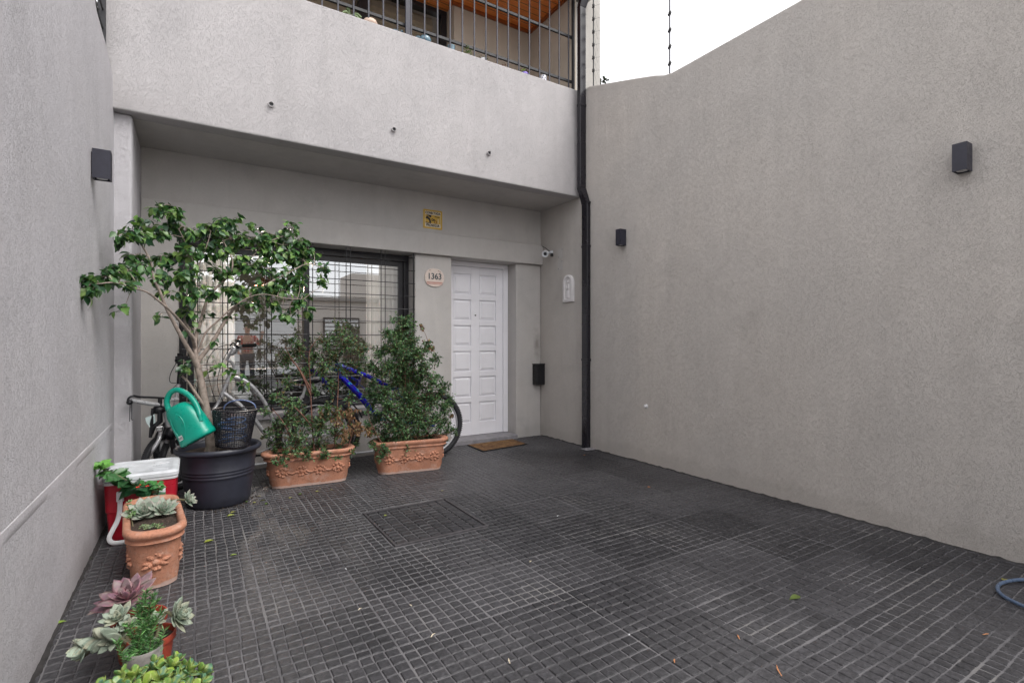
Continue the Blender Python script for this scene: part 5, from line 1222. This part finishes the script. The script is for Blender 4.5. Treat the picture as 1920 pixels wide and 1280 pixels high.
# ---------------------------------------------------------------- bicycles
def wheel(parent, c, r, tyre_r, spokes=28, name='wheel', yaw=0):
    c = Vector(c); n = 56; D = Vector((math.cos(yaw), math.sin(yaw), 0)); A = Vector((-math.sin(yaw), math.cos(yaw), 0)); Z = Vector((0, 0, 1))
    ci = lambda rr_, off=0: [c+D*(rr_*math.cos(6.2832*i/n))+Z*(rr_*math.sin(6.2832*i/n))+A*off for i in range(n)]
    m = MB(); m.tube(ci(r-tyre_r), tyre_r, 10, closed=True)
    for i in range(110):
        a = 6.2832*i/110; p = c+D*((r-.001)*math.cos(a))+Z*((r-.001)*math.sin(a)); q = (D*math.cos(a)+Z*math.sin(a)); tg = (-D*math.sin(a)+Z*math.cos(a))
        m.obox(p, tg*.005, A*tyre_r*.62, q*.0025)
    wl_ = obj(name, m, M['tyre'], parent, smooth=50)
    m = MB()
    m.tube(ci(r-2*tyre_r-.004), .010, 8, closed=True); obj('rim', m, M['silver'], wl_, smooth=60)
    m = MB()
    for i in range(spokes):
        a = 6.2832*i/spokes; b_ = a+.55*(1 if i % 2 else -1); s_ = .022 if i % 4 < 2 else -.022
        m.tube([c+D*(.018*math.cos(b_))+Z*(.018*math.sin(b_))+A*s_, c+D*((r-2*tyre_r-.008)*math.cos(a))+Z*((r-2*tyre_r-.008)*math.sin(a))], .0011, 4)
    obj('spokes', m, M['chrome'], wl_, smooth=60)
    m = MB(); m.tube([c-A*.035, c-A*.03, c+A*.03, c+A*.035], [.008, .02, .02, .008], 12); obj('hub', m, M['silver'], wl_, smooth=50)
    return wl_
def pt(px, py, Y): return P(px, py, Y)
Ys = 5.32
sb = thing('bicycle', 'silver cruiser bicycle with a curved top tube, parked behind the dark pot', 'bicycle', (.6, Ys, 0))
wheel(sb, (.035, Ys, .335), .335, .026); wheel(sb, (1.13, Ys, .335), .335, .026)
ht, hb = pt(434, 697, Ys), pt(413, 748, Ys)
m = MB(); m.tube([ht, hb], .019, 12)
m.tube(smoothpath([pt(434, 706, Ys), pt(449, 709, Ys), pt(466, 718, Ys), pt(484, 736, Ys), pt(498, 757, Ys), pt(507, 777, Ys), pt(518, 800, Ys), pt(540, 822, Ys)], 5), .0165, 12)
bb = Vector((.66, Ys, .28))
m.tube([pt(419, 736, Ys), pt(448, 757, Ys), pt(479, 788, Ys), pt(496, 812, Ys), bb], .0185, 12)
st_top = Vector((.90, Ys, .72)); m.tube([bb, st_top], .0155, 10)
for s in (-.05, .05):
    m.tube([bb+Vector((0, s*.5, 0)), Vector((1.13, Ys+s, .335))], .009, 8); m.tube([st_top-Vector((.01, 0, .04)), Vector((1.13, Ys+s, .335))], .008, 8)
m.tube([bb-Vector((0, .04, 0)), bb+Vector((0, .04, 0))], .024, 12)
obj('frame', m, M['silver'], sb, smooth=50)
m = MB(); crown = pt(408, 757, Ys)
m.tube([hb, crown], .016, 10)
for s in (-.045, .045): m.tube(smoothpath([crown+Vector((0, s*.3, 0)), crown+Vector((-.02, s, -.03)), Vector((.09, Ys+s, .55)), Vector((.035, Ys+s, .335))], 4), .011, 8)
obj('fork', m, M['silver'], sb, smooth=50)
m = MB(); m.tube(smoothpath([ht, pt(438, 688, Ys), pt(434, 679, Ys-.01), pt(425, 674, Ys-.02)], 4), .0125, 10)
m.tube([pt(425, 675, Ys-.02), pt(429, 668, Ys-.03), pt(438, 650, Ys-.05)], [.013, .012, .010], 10)
m.tube(smoothpath([pt(447, 640, Ys+.30), pt(446, 644, Ys+.15), pt(442, 650, Ys-.03), pt(434, 664, Ys-.06), pt(441, 661, Ys-.12), pt(449, 652, Ys-.20), pt(456, 648, Ys-.28)], 5), .011, 10)
hbr = obj('handlebar', m, M['silver'], sb, smooth=50)
m = MB(); m.tube([pt(456, 648, Ys-.28), pt(479, 647, Ys-.36)], .017, 12); obj('grip', m, M['grip'], hbr)
m = MB(); m.tube([pt(447, 640, Ys+.18), pt(449, 638, Ys+.32)], .017, 12); obj('grip', m, M['grip'], hbr)
m = MB(); m.tube(smoothpath([pt(447, 650, Ys-.22), pt(437, 643, Ys-.28), pt(432, 648, Ys-.33)], 4), .006, 6); m.ball(pt(446, 650, Ys-.22), .02, .016, .016); obj('brake_lever', m, M['black'], hbr)
for pts in ([(446, 650, -.22), (430, 646, -.24), (408, 652, -.2), (393, 668, -.12), (388, 690, -.06), (400, 740, 0), (410, 760, 0)], [(447, 648, -.22), (432, 652, -.2), (418, 676, -.1), (409, 705, -.05), (409, 730, -.03), (418, 752, -.03), (436, 790, -.03)]):
    m = MB(); m.tube(smoothpath([pt(a, b, Ys+c) for a, b, c in pts], 5), .0028, 6); obj('brake_cable', m, M['black'], sb)
def saddle(parent, c, post_to, mat, L=.27, W=.10):
    c = Vector(c); m = MB(); rings = []
    for t, w_, h, dz in ((0, .012, .012, -.01), (.06, .022, .022, 0), (.3, .026, .026, .006), (.55, .05, .032, .002), (.8, W, .036, .010), (.95, W*.95, .034, .018), (1.0, W*.7, .02, .016)):
        rings.append([(c.x-L*.5+L*t, c.y+w_*math.cos(6.283*i/14), c.z+dz+h*(math.sin(6.283*i/14)*.6 if math.sin(6.283*i/14) > 0 else math.sin(6.283*i/14))) for i in range(14)])
    m.loft(rings); sd = obj('saddle', m, mat, parent, smooth=60)
    m = MB(); m.tube([c-Vector((0, 0, .02)), post_to], .0125, 10); obj('seat_post', m, M['silver'], sd)
saddle(sb, (.935, Ys, .86), (.90, Ys, .70), M['black'])
def crank(parent, c, y, ang, r_ring, armlen=.17, pedal_side=-1):
    c = Vector(c); m = MB(); n = 40
    for rr_ in (r_ring, r_ring*.8): m.tube([Vector((c.x+rr_*math.cos(6.283*i/n), y-.045, c.z+rr_*math.sin(6.283*i/n))) for i in range(n)], .003, 5, closed=True)
    for k in range(5): m.tube([Vector((c.x, y-.045, c.z)), Vector((c.x+r_ring*math.cos(k*1.2566), y-.045, c.z+r_ring*math.sin(k*1.2566)))], .004, 5)
    ch = obj('chainring', m, M['chrome'], parent, smooth=50)
    for s, a in ((-1, ang), (1, ang+math.pi)):
        e = Vector((c.x+armlen*math.cos(a), y+s*.065, c.z+armlen*math.sin(a)))
        m = MB(); m.tube([Vector((c.x, y+s*.055, c.z)), e], [.011, .009], 8, flat=.6); arm = obj('crank_arm', m, M['silver'], ch, smooth=50)
        m = MB(); q = e+Vector((0, s*.055, 0)); m.box(q.x-.03, q.x+.03, q.y-.045, q.y+.045, q.z-.010, q.z+.010)
        for k in (-1, 1): m.box(q.x+k*.028-.006, q.x+k*.028+.006, q.y-.047, q.y+.047, q.z-.014, q.z+.014)
        obj('pedal', m, M['black'], parent, smooth=0)
crank(sb, bb, Ys, R(202), .085)
m = MB(); pts = [Vector((1.13+.37*math.cos(a), Ys, .335+.37*math.sin(a))) for a in [R(20)+R(140)*i/14 for i in range(15)]]; m.tube(pts, .024, 8, flat=.3); obj('mudguard', m, M['black'], sb)
# blue mountain bike
Yb = 5.10
bb2 = thing('bicycle', 'blue patterned mountain bicycle standing behind the two shrubs', 'bicycle', (1.6, Yb, 0))
FW, RW = Vector((.985, Yb, .355)), Vector((2.165, Yb, .355))
wheel(bb2, FW, .355, .029, yaw=0); wheel(bb2, RW, .355, .029)
hA, hB_ = pt(632, 681, Yb), pt(640, 706, Yb); bbx = pt(708, 784, Yb); stt = pt(747, 733, Yb)
m = MB(); m.tube([hA, hB_+Vector((0, 0, -.01))], .026, 12)
m.tube([hA+Vector((.01, 0, -.015)), pt(690, 705, Yb), stt], .020, 12); m.tube([hB_, pt(672, 738, Yb), bbx], [.026, .029, .027], 12); m.tube([bbx, stt, stt+Vector((.02, 0, .06))], .018, 12)
for s in (-.06, .06): m.tube([bbx+Vector((0, s*.5, 0)), RW+Vector((0, s, 0))], .011, 8); m.tube([stt-Vector((0, 0, .03)), RW+Vector((0, s, 0))], .010, 8)
m.tube([bbx-Vector((0, .04, 0)), bbx+Vector((0, .04, 0))], .026, 12); obj('frame', m, M['blue'], bb2, smooth=50)
m = MB(); cr = hB_+Vector((-.015, 0, -.05)); m.tube([hB_, cr], .017, 10)
for s in (-.06, .06): m.tube([cr+Vector((0, s*.4, 0)), cr+Vector((-.01, s, -.01)), FW+Vector((.0, s, 0))], [.015, .016, .012], 10)
obj('fork', m, M['black'], bb2, smooth=50)
m = MB(); stm = hA+Vector((-.03, 0, .07)); m.tube([hA, stm], .013, 8); m.tube([stm, stm+Vector((-.05, 0, .01))], .014, 8); e = stm+Vector((-.05, 0, .01))
m.tube([e+Vector((.04, -.30, .02)), e+Vector((0, -.1, 0)), e+Vector((0, .1, 0)), e+Vector((.04, .30, .02))], .0125, 10); hb2 = obj('handlebar', m, M['black'], bb2, smooth=50)
for s in (-1, 1): m = MB(); m.tube([e+Vector((.04, s*.20, .013)), e+Vector((.045, s*.31, .02))], .017, 10); obj('grip', m, M['grip'], hb2)
m = MB(); m.tube(smoothpath([e+Vector((0, -.12, 0)), e+Vector((-.08, -.06, .02)), hB_+Vector((-.1, -.03, -.02)), FW+Vector((.02, -.05, .05))], 5), .003, 6); obj('brake_cable', m, M['black'], bb2)
saddle(bb2, stt+Vector((.06, 0, .17)), stt+Vector((.02, 0, .05)), M['black'])
crank(bb2, bbx, Yb, R(150), .09)
# folding bike against the left end of the wall
fb = thing('bicycle', 'folded black and silver bicycle leaning in the corner behind the cool box', 'bicycle', (-.2, 5.1, 0))
fy = 4.95
wc_ = pt(309, 838, 5.02); wheel(fb, (wc_.x-.01, 5.02, .25), .25, .024, yaw=R(58)); wheel(fb, (wc_.x+.10, 5.16, .25), .25, .024, yaw=R(58))
m = MB(); m.tube([pt(318, 760, 4.90), pt(283, 757, 4.84), pt(246, 750, 4.78)], .016, 12); m.tube([pt(316, 800, 4.95), pt(309, 770, 4.93), pt(317, 750, 4.90), pt(333, 748, 4.95)], .017, 12)
m.tube(smoothpath([pt(303, 800, 4.92), pt(300, 815, 4.92), pt(297, 826, 4.90), pt(285, 845, 4.88), pt(272, 860, 4.9)], 4), .015, 12); m.tube([pt(335, 720, 5.0), pt(330, 750, 5.0), pt(320, 800, 5.0), pt(312, 830, 5.0)], .014, 10)
obj('frame', m, M['silver'], fb, smooth=50)
m = MB(); m.tube(smoothpath([pt(240, 756, 4.76), pt(241, 747, 4.76), pt(250, 742, 4.77), pt(262, 744, 4.80), pt(290, 745, 4.85), pt(320, 747, 4.9)], 4), .0085, 8)
m.ball(pt(243, 754, 4.76), .022, .03, .020); m.tube(smoothpath([pt(247, 757, 4.76), pt(247, 775, 4.76), pt(247, 787, 4.76), pt(250, 786, 4.76)], 3), .003, 6); m.tube([pt(244, 757, 4.75), pt(243, 790, 4.75)], .003, 6)
hbf = obj('handlebar', m, M['black'], fb, smooth=50)
m = MB(); m.tube([pt(300, 745, 4.87), pt(300, 790, 4.86), pt(287, 800, 4.86), pt(283, 815, 4.86)], [.014, .02, .02, .014], 10); m.tube([pt(287, 765, 4.85), pt(284, 795, 4.85), pt(282, 820, 4.85)], .012, 8)
m.ball(pt(298, 768, 4.88), .05, .04, .035); m.ball(pt(320, 812, 4.95), .045, .04, .06); m.tube([pt(326, 850, 4.95), pt(320, 800, 4.95)], .02, 8); obj('folding_joint', m, M['black'], fb, smooth=50)
m = MB(); q = pt(299, 803, 4.85); m.box(q.x-.022, q.x+.022, q.y-.02, q.y+.01, q.z-.02, q.z+.02); obj('clamp', m, M['chrome'], fb, smooth=0, bevel=.006)
m = MB(); m.tube([pt(338, 662, 5.05), pt(338, 700, 5.05), pt(335, 724, 5.03)], [.022, .020, .018], 10); m.box(*[v for c_ in zip(pt(341, 674, 5.05)-Vector((.045, .04, .03)), pt(341, 674, 5.05)+Vector((.045, .04, .03))) for v in c_]); m.tube([pt(330, 676, 5.0), pt(354, 672, 5.1)], .014, 8)
obj('handle_post', m, M['black'], fb, smooth=50)
m = MB(); m.tube(smoothpath([pt(333, 676, 5.0), pt(320, 700, 4.98), pt(319, 716, 4.98), pt(330, 718, 5.0)], 4), .003, 6); m.tube(smoothpath([pt(330, 722, 5.0), pt(318, 735, 4.98), pt(322, 744, 4.98)], 4), .003, 6); m.tube(smoothpath([pt(352, 716, 5.05), pt(366, 722, 5.05), pt(370, 735, 5.05)], 4), .003, 6); obj('brake_cable', m, M['black'], fb)
m = MB(); c0 = pt(285, 785, 4.84); m.add([pt(272, 783, 4.84), pt(290, 776, 4.84), pt(293, 798, 4.86), pt(281, 801, 4.84), pt(275, 793, 4.84), pt(272, 783, 4.88), pt(290, 776, 4.88), pt(293, 798, 4.90), pt(281, 801, 4.88), pt(275, 793, 4.88)], [(0, 1, 2, 3, 4), (9, 8, 7, 6, 5), (0, 5, 6, 1), (1, 6, 7, 2), (2, 7, 8, 3), (3, 8, 9, 4), (4, 9, 5, 0)]); obj('mudguard', m, plain('mint_white', (.55, .66, .66), .4), fb, smooth=0)

# ---------------------------------------------------------------- little things on the balcony ledge
def ledge(px, Y=4.865): 
    q = P(px, 100, Y); return Vector((q.x, Y, 4.2515))
glassblue = plain('blue_glass', (.11, .19, .24), .15, var=.3, vscale=40, coat=.5)
def small_leaves(t, c, n, r, h, cols, L=.022, tm=T_SM, up=.8):
    Pn, Dn, Nn = [], [], []
    for _ in range(n):
        a = rng.uniform(0, 6.28); q = rng.uniform(0, 1)**.6; Pn.append(Vector(c)+Vector((math.cos(a)*r*q, math.sin(a)*r*q, rng.uniform(0, h)))); Dn.append(Vector((math.cos(a), math.sin(a), up+rng.normal(0, .4)))); Nn.append(Vector((0, -.6, 1)))
    leaves('foliage', Pn, Dn, Nn, [L]*n, pal(n, cols, [1]*len(cols)), tm, M['leaf2'], t, smooth=False)
c = ledge(656); t = thing('potted_cactus', 'low pale green succulent with curling arms at the left end of the balcony ledge', 'succulent', c)
m = MB(); m.lathe([(0, 0), (.04, 0), (.05, .03), (.046, .034), (0, .03)], c, 20, cap=False); obj('dish', m, M['grey_stone_pot'], t, smooth=50)
m = MB()
for e in ((.10, .05), (.08, .03), (-.07, .04), (-.03, .08)): m.tube(smoothpath([c+Vector((0, 0, .03)), c+Vector((e[0]*.5, -.02, e[1]+.02)), c+Vector((e[0], -.02, e[1]))], 4), .012, 8)
obj('arms', m, plain('pale_green_skin', (.16, .22, .10), .5), t, smooth=60)
c = ledge(694); t = thing('ceramic_pot', 'round cream ceramic pot with a tiny plant on the balcony ledge', 'plant pot', c)
m = MB(); m.lathe([(0, 0), (.04, 0), (.066, .018), (.070, .036), (.058, .060), (.050, .063), (.045, .055), (0, .055)], c, 26, cap=False); obj('pot_body', m, plain('cream_pot', (.62, .47, .38), .5), t, smooth=50)
small_leaves(t, c+Vector((0, 0, .055)), 40, .03, .04, [(.10, .12, .08), (.2, .2, .16)], .014)
c = ledge(742); t = thing('glass_ornament', 'small pale blue glass fish on the balcony ledge, left of the thick railing post', 'ornament', c)
m = MB(); m.ball(c+Vector((0, 0, .03)), .05, .03, .03, n=14, m=8); m.tube([c+Vector((.04, 0, .035)), c+Vector((.065, 0, .06))], [.008, .02], 8); obj('glass_body', m, glassblue, t)
c = ledge(797); t = thing('glass_ornament', 'round blue glass bowl on the balcony ledge, right of the thick railing post', 'ornament', c)
m = MB(); m.lathe([(0, 0), (.035, .0), (.060, .03), (.064, .055), (.050, .078), (.044, .075), (.055, .055), (.052, .035), (0, .01)], c, 26, cap=False); m.tube([c+Vector((-.06, 0, .06)), c+Vector((-.10, 0, .055))], [.02, .008], 8); obj('glass_body', m, glassblue, t, smooth=50)
c = ledge(846); t = thing('glass_cup', 'blue glass cup on the balcony ledge beside the brown window reveal', 'cup', c)
m = MB(); m.lathe([(0, 0), (.032, .0), (.036, .03), (.042, .078), (.037, .078), (.032, .02), (0, .01)], c, 22, cap=False); obj('glass_body', m, glassblue, t, smooth=50)
c = ledge(875); t = thing('potted_plant', 'small yellow-green bushy plant on the balcony ledge', 'plant', c)
m = MB(); m.lathe([(0, 0), (.032, .0), (.04, .035), (.036, .035), (0, .03)], c, 20, cap=False); obj('pot_body', m, M['grey_stone_pot'], t, smooth=50); small_leaves(t, c+Vector((0, 0, .03)), 170, .055, .075, [(.16, .24, .07), (.09, .16, .05), (.25, .28, .1)], .022)
c = ledge(906); t = thing('potted_plant', 'white cup with a small dark sprig on the balcony ledge', 'plant', c)
m = MB(); m.lathe([(0, 0), (.03, .0), (.038, .055), (.034, .055), (0, .045)], c, 20, cap=False); obj('pot_body', m, M['white'], t, smooth=50); small_leaves(t, c+Vector((0, 0, .05)), 34, .05, .05, [(.04, .08, .03)], .024)
c = ledge(950); t = thing('potted_plant', 'sparse brown leafless twig plant on the balcony ledge', 'plant', c)
m = MB(); m.lathe([(0, 0), (.03, .0), (.034, .02), (0, .018)], c, 20, cap=False); obj('pot_body', m, M['terracotta'], t, smooth=50)
m = MB()
for e in ((-.05, .06), (-.02, .075), (.02, .05), (.07, .05), (.04, .03), (-.06, .03)): m.tube([c, c+Vector((e[0]*.5, 0, e[1]*.6)), c+Vector((e[0], 0, e[1]))], .0035, 5); m.ball(c+Vector((e[0], 0, e[1])), .008)
obj('twigs', m, M['twig'], t)
c = ledge(983); t = thing('potted_plant', 'purple patterned pot with a yellow-green plant on the balcony ledge', 'plant', c)
m = MB(); m.lathe([(0, 0), (.035, .0), (.046, .02), (.046, .045), (.038, .052), (0, .045)], c, 20, cap=False); obj('pot_body', m, plain('purple_pot', (.20, .13, .50), .4, var=.7, vscale=70), t, smooth=50); small_leaves(t, c+Vector((-.02, 0, .04)), 60, .03, .05, [(.25, .33, .08)], .02); small_leaves(t, c+Vector((.025, 0, .045)), 40, .025, .03, [(.10, .04, .06)], .02)
c = ledge(1018); t = thing('ceramic_cup', 'white cup with a blue pattern on the balcony ledge, nearest the downpipe', 'cup', c)
m = MB(); m.lathe([(0, 0), (.036, .0), (.040, .02), (.042, .085), (.037, .085), (.034, .02), (0, .012)], c, 22, cap=False); obj('cup_body', m, M['white'], t, smooth=50)
m = MB()
for k in range(9): a = -2.6+k*.28; m.ball(c+Vector((.0405*math.cos(a), .0405*math.sin(a), .03+.022*(k % 3))), .006, .006, .007, n=6, m=4)
obj('blue_pattern', m, plain('dark_blue_glaze', (.06, .07, .2), .3), t)

# ---------------------------------------------------------------- fallen leaves and bits on the paving
def fallen(px, py, L, col, ang, label, group, curl=.0, z=.0035):
    c = gp(px, py, z); t_ = (T_BIG[0]*np.array([.8, 1, 1]), T_BIG[1]); d = (math.cos(ang), math.sin(ang), .02)
    o = leaves('fallen_leaf', [Vector(c)-Vector(d)*L/2+Vector((0, 0, .003))], [d], [(rng.normal(0, .15), rng.normal(0, .15), 1)], [L], np.array([col]), t_, M['leaf2'], None)
    me = o.data; me.transform(Matrix.Translation(-c)); o.location = c
    return tag(o, label, 'leaf', group)
yl = (.30, .30, .08); br = (.30, .13, .06); gr = (.10, .17, .04)
for px, py, L, col, a in ((437, 960, .05, yl, .4), (463, 940, .05, gr, 1.4), (476, 942, .05, yl, 2.2), (492, 938, .06, yl, .2), (486, 930, .045, (.35, .3, .12), 2.9), (500, 944, .05, gr, 1.0), (545, 933, .05, yl, .6), (562, 926, .05, gr, 2.), (595, 921, .045, yl, .1), (600, 916, .03, (.4, .36, .15), 1.6), (622, 918, .03, yl, .8)):
    fallen(px, py, L*.8, col, a, ('small yellow-green leaf' if col == yl else 'small dark green leaf' if col == gr else 'small dry tan leaf')+' fallen on the paving between the dark pot and the planters', 'fallen leaves by the pots', z=.004)
for px, py, L, col, a, lb_ in ((433, 966, .055, (.33, .38, .10), .3, 'yellowing leaf on the paving in front of the big dark pot'), (392, 1014, .06, (.32, .36, .06), .4, 'narrow yellow-green leaf on the paving right of the end-on planter'), (438, 1040, .035, (.25, .33, .08), 0, 'round green leaf on the open paving at the left'), (723, 966, .035, (.3, .34, .1), .8, 'pale green leaf lying on the manhole cover'), (830, 920, .03, (.36, .33, .15), .3, 'pale leaf beyond the manhole cover'), (1095, 853, .05, (.42, .17, .06), 1.0, 'orange-brown leaf on the paving below the downpipe'), (1217, 913, .045, (.42, .16, .07), .3, 'reddish brown leaf near the right wall'), (1491, 1120, .065, (.10, .14, .03), 2.9, 'dark green leaf lying on the paving at the right'), (1884, 1087, .055, (.28, .26, .06), .3, 'yellowish leaf resting against the hose loop'),
                               (166, 1047, .055, (.16, .26, .05), 1.2, 'green leaf at the foot of the left wall, the farther one'), (112, 1167, .045, (.2, .3, .05), .3, 'green leaf at the foot of the left wall, nearest the camera'), (893, 845, .03, (.38, .36, .15), 1.9, 'small pale leaf in front of the doormat')):
    fallen(px, py, L, col, a, lb_, None)
def chip(px, py, ang, L, col_mat, label, group):
    c = gp(px, py, .004); m = MB(); d = Vector((math.cos(ang), math.sin(ang), 0)); n_ = Vector((-d.y, d.x, 0)); L *= .75; m.tube([c-d*L/2, c+n_*L*.08+Vector((0, 0, .003)), c+d*L/2], [.0015, .0034, .0012], 5, flat=.5)
    return tag(obj('dry_chip', m, col_mat), label, 'debris', group)
pc = plain('pale_chip', (.55, .48, .36), .8); oc = plain('orange_chip', (.45, .20, .09), .8); wc2 = plain('white_chip', (.7, .72, .74), .6)
for px, py, a, L, mt_, lb_ in ((675, 1141, .5, .03, pc, 'pale straw bit on the paving in the middle foreground'), (770, 1134, 1.9, .028, pc, 'small pale straw bit left of the longest one'), (812, 1190, .6, .045, pc, 'longest pale straw bit in the middle foreground'), (1046, 967, .1, .022, wc2, 'small white bit on the paving right of the manhole cover'), (995, 1052, .4, .03, pc, 'pale straw bit right of the middle of the paving'), (1385, 1193, .8, .045, oc, 'orange-brown chip in the right foreground'), (1265, 1238, .7, .035, oc, 'orange chip near the bottom edge, right of the centre'), (955, 1238, 1.2, .045, pc, 'tan chip near the bottom edge at the centre'), (1848, 1188, 2.8, .045, oc, 'orange twig below the hose loop'), (648, 1066, 2., .02, wc2, 'white speck on a tile joint left of the centre'), (1180, 1189, .4, .012, wc2, 'white speck in the middle right foreground'), (1461, 1256, .8, .09, oc, 'long thin orange twig at the bottom edge')):
    chip(px, py, a, L, mt_, lb_, None)
# little heap of soil and dead leaves beside the dark pot
m = MB(); rr = random.Random(44)
for k in range(130):
    a = rr.uniform(-1.9, .9); r = .21+abs(rr.gauss(0, .07)); c = Vector((PX+r*math.cos(a), PY+r*math.sin(a), .003)); s_ = rr.uniform(.002, .007); m.ball(c, s_, s_*.8, s_*.6, n=5, m=3)
tag(obj('soil_crumbs', m, M['soil']), 'crumbs of dark soil spilt around the foot of the big pot', 'soil', kind='stuff')

# ---------------------------------------------------------------- the person waving in the street, seen mirrored in the window
def skin_mesh(name, V, E, Rd, mat, parent, lvl=2, root=0):
    me = bpy.data.meshes.new(name); me.from_pydata([tuple(v) for v in V], E, []); o = bpy.data.objects.new(name, me); S.collection.objects.link(o)
    md = o.modifiers.new('skin', 'SKIN'); md.use_smooth_shade = True
    for i, sv in enumerate(me.skin_vertices[0].data): r = Rd[i]; sv.radius = (r, r) if not hasattr(r, '__len__') else r; sv.use_root = (i == root)
    s2 = o.modifiers.new('sub', 'SUBSURF'); s2.levels = lvl; s2.render_levels = lvl
    bpy.context.view_layer.update(); me2 = bpy.data.meshes.new_from_object(o.evaluated_get(bpy.context.evaluated_depsgraph_get()))
    bpy.data.objects.remove(o); me2.name = name; me2.materials.clear(); me2.materials.append(mat)
    o = bpy.data.objects.new(name, me2); S.collection.objects.link(o)
    if parent:
        o.parent = parent
    return o
pe = thing('person', 'person in a red checked shirt waving from the street, mirrored in the window', 'person', (1.24, -3.95, -.06), math.pi)
PV = {'pel': (0,0,.95), 'sp': (0,0,1.12), 'ch': (0,.01,1.32), 'nk': (0,.0,1.50), 'hd0': (0,-.01,1.58), 'hd1': (0,-.02,1.66), 'hd2': (0,-.01,1.74),
      'lh': (-.10,0,.90), 'lk': (-.12,-.01,.50), 'la': (-.13,.02,.09), 'lt': (-.14,-.14,.035), 'rh': (.10,0,.90), 'rk': (.12,-.01,.50), 'ra': (.13,.02,.09), 'rt': (.15,-.14,.035),
      'ls': (-.19,.0,1.42), 'le': (-.30,-.06,1.20), 'lw': (-.34,-.20,1.42), 'lp': (-.35,-.22,1.50), 'rs': (.19,0,1.42), 're': (.26,.03,1.14), 'rw': (.22,-.16,1.00), 'rp': (.20,-.23,.98)}
EK = [('pel','sp'),('sp','ch'),('ch','nk'),('nk','hd0'),('hd0','hd1'),('hd1','hd2'),('pel','lh'),('lh','lk'),('lk','la'),('la','lt'),('pel','rh'),('rh','rk'),('rk','ra'),('ra','rt'),('ch','ls'),('ls','le'),('le','lw'),('lw','lp'),('ch','rs'),('rs','re'),('re','rw'),('rw','rp')]
RD = {'pel': (.15,.11), 'sp': (.14,.10), 'ch': (.16,.11), 'nk': .055, 'hd0': .065, 'hd1': .085, 'hd2': .075, 'lh': .085, 'lk': .055, 'la': .04, 'lt': .035, 'rh': .085, 'rk': .055, 'ra': .04, 'rt': .035, 'ls': .055, 'le': .042, 'lw': .028, 'lp': .030, 'rs': .055, 're': .042, 'rw': .028, 'rp': .030}
keys = list(PV); V = [PV[k] for k in keys]; E = [(keys.index(a), keys.index(b)) for a, b in EK]; RR = [RD[k] for k in keys]
# fingers grown from both palms
for sd, pw in (('lp', Vector((-.35,-.22,1.50))), ('rp', Vector((.20,-.23,.98)))):
    upv = Vector((0, -.1, 1)) if sd == 'lp' else Vector((-.2, -1, -.1)); ac = Vector((1, 0, 0)) if sd == 'lp' else Vector((1, -.2, 0))
    upv.normalize()
    for k, l in enumerate((.070, .080, .075, .060)):
        o_ = ac*(-.030+.020*k); a_ = len(V); V += [pw+o_+upv*.03, pw+o_*1.2+upv*(.03+l*.55), pw+o_*1.4+upv*(.03+l)]; RR += [.010, .009, .008]; E += [(keys.index(sd), a_), (a_, a_+1), (a_+1, a_+2)]
    a_ = len(V); V += [pw+ac*.035-upv*.01, pw+ac*.062+upv*.025]; RR += [.012, .009]; E += [(keys.index(sd), a_), (a_, a_+1)]
skinc = plain('skin', (.42, .24, .17), .55, var=.05)
body = skin_mesh('body', V, E, RR, skinc, pe)
def sub(ks, ek, grow, name, mat, over={}):
    idx = {k: i for i, k in enumerate(ks)}; V = [over.get(k, PV[k]) for k in ks]; E = [(idx[a], idx[b]) for a, b in ek]
    RR = [tuple(x+grow for x in RD[k]) if hasattr(RD[k], '__len__') else RD[k]+grow for k in ks]; return skin_mesh(name, V, E, RR, mat, pe)
sub(['pel','sp','ch','ls','le','rs','re'], [('pel','sp'),('sp','ch'),('ch','ls'),('ls','le'),('ch','rs'),('rs','re')], .016, 'shirt', cloth_plaid())
sub(['pel','lh','lk','la','rh','rk','ra'], [('pel','lh'),('lh','lk'),('lk','la'),('pel','rh'),('rh','rk'),('rk','ra')], .014, 'trousers', plain('dark_trousers', (.03, .035, .05), .9), {'la': (-.13,.02,.13), 'ra': (.13,.02,.13)})
sub(['la','lt'], [('la','lt')], .012, 'shoe', M['black'], {'la': (-.13,.03,.05)}); sub(['ra','rt'], [('ra','rt')], .012, 'shoe', M['black'], {'ra': (.13,.03,.05)})
m = MB(); m.ball((0, .015, 1.745), .092, .105, .080, n=16, m=10); obj('hair', m, plain('dark_hair', (.02, .014, .012), .8), pe, smooth=60, world=False)
m = MB(); m.ball((0, -.118, 1.645), .014, .020, .022); m.ball((-.032, -.098, 1.672), .011, .008, .007); m.ball((.032, -.098, 1.672), .011, .008, .007); m.ball((0, -.100, 1.612), .024, .008, .006); m.ball((-.092, -.01, 1.655), .010, .02, .03); m.ball((.092, -.01, 1.655), .010, .02, .03); obj('face', m, skinc, pe, smooth=60, world=False)
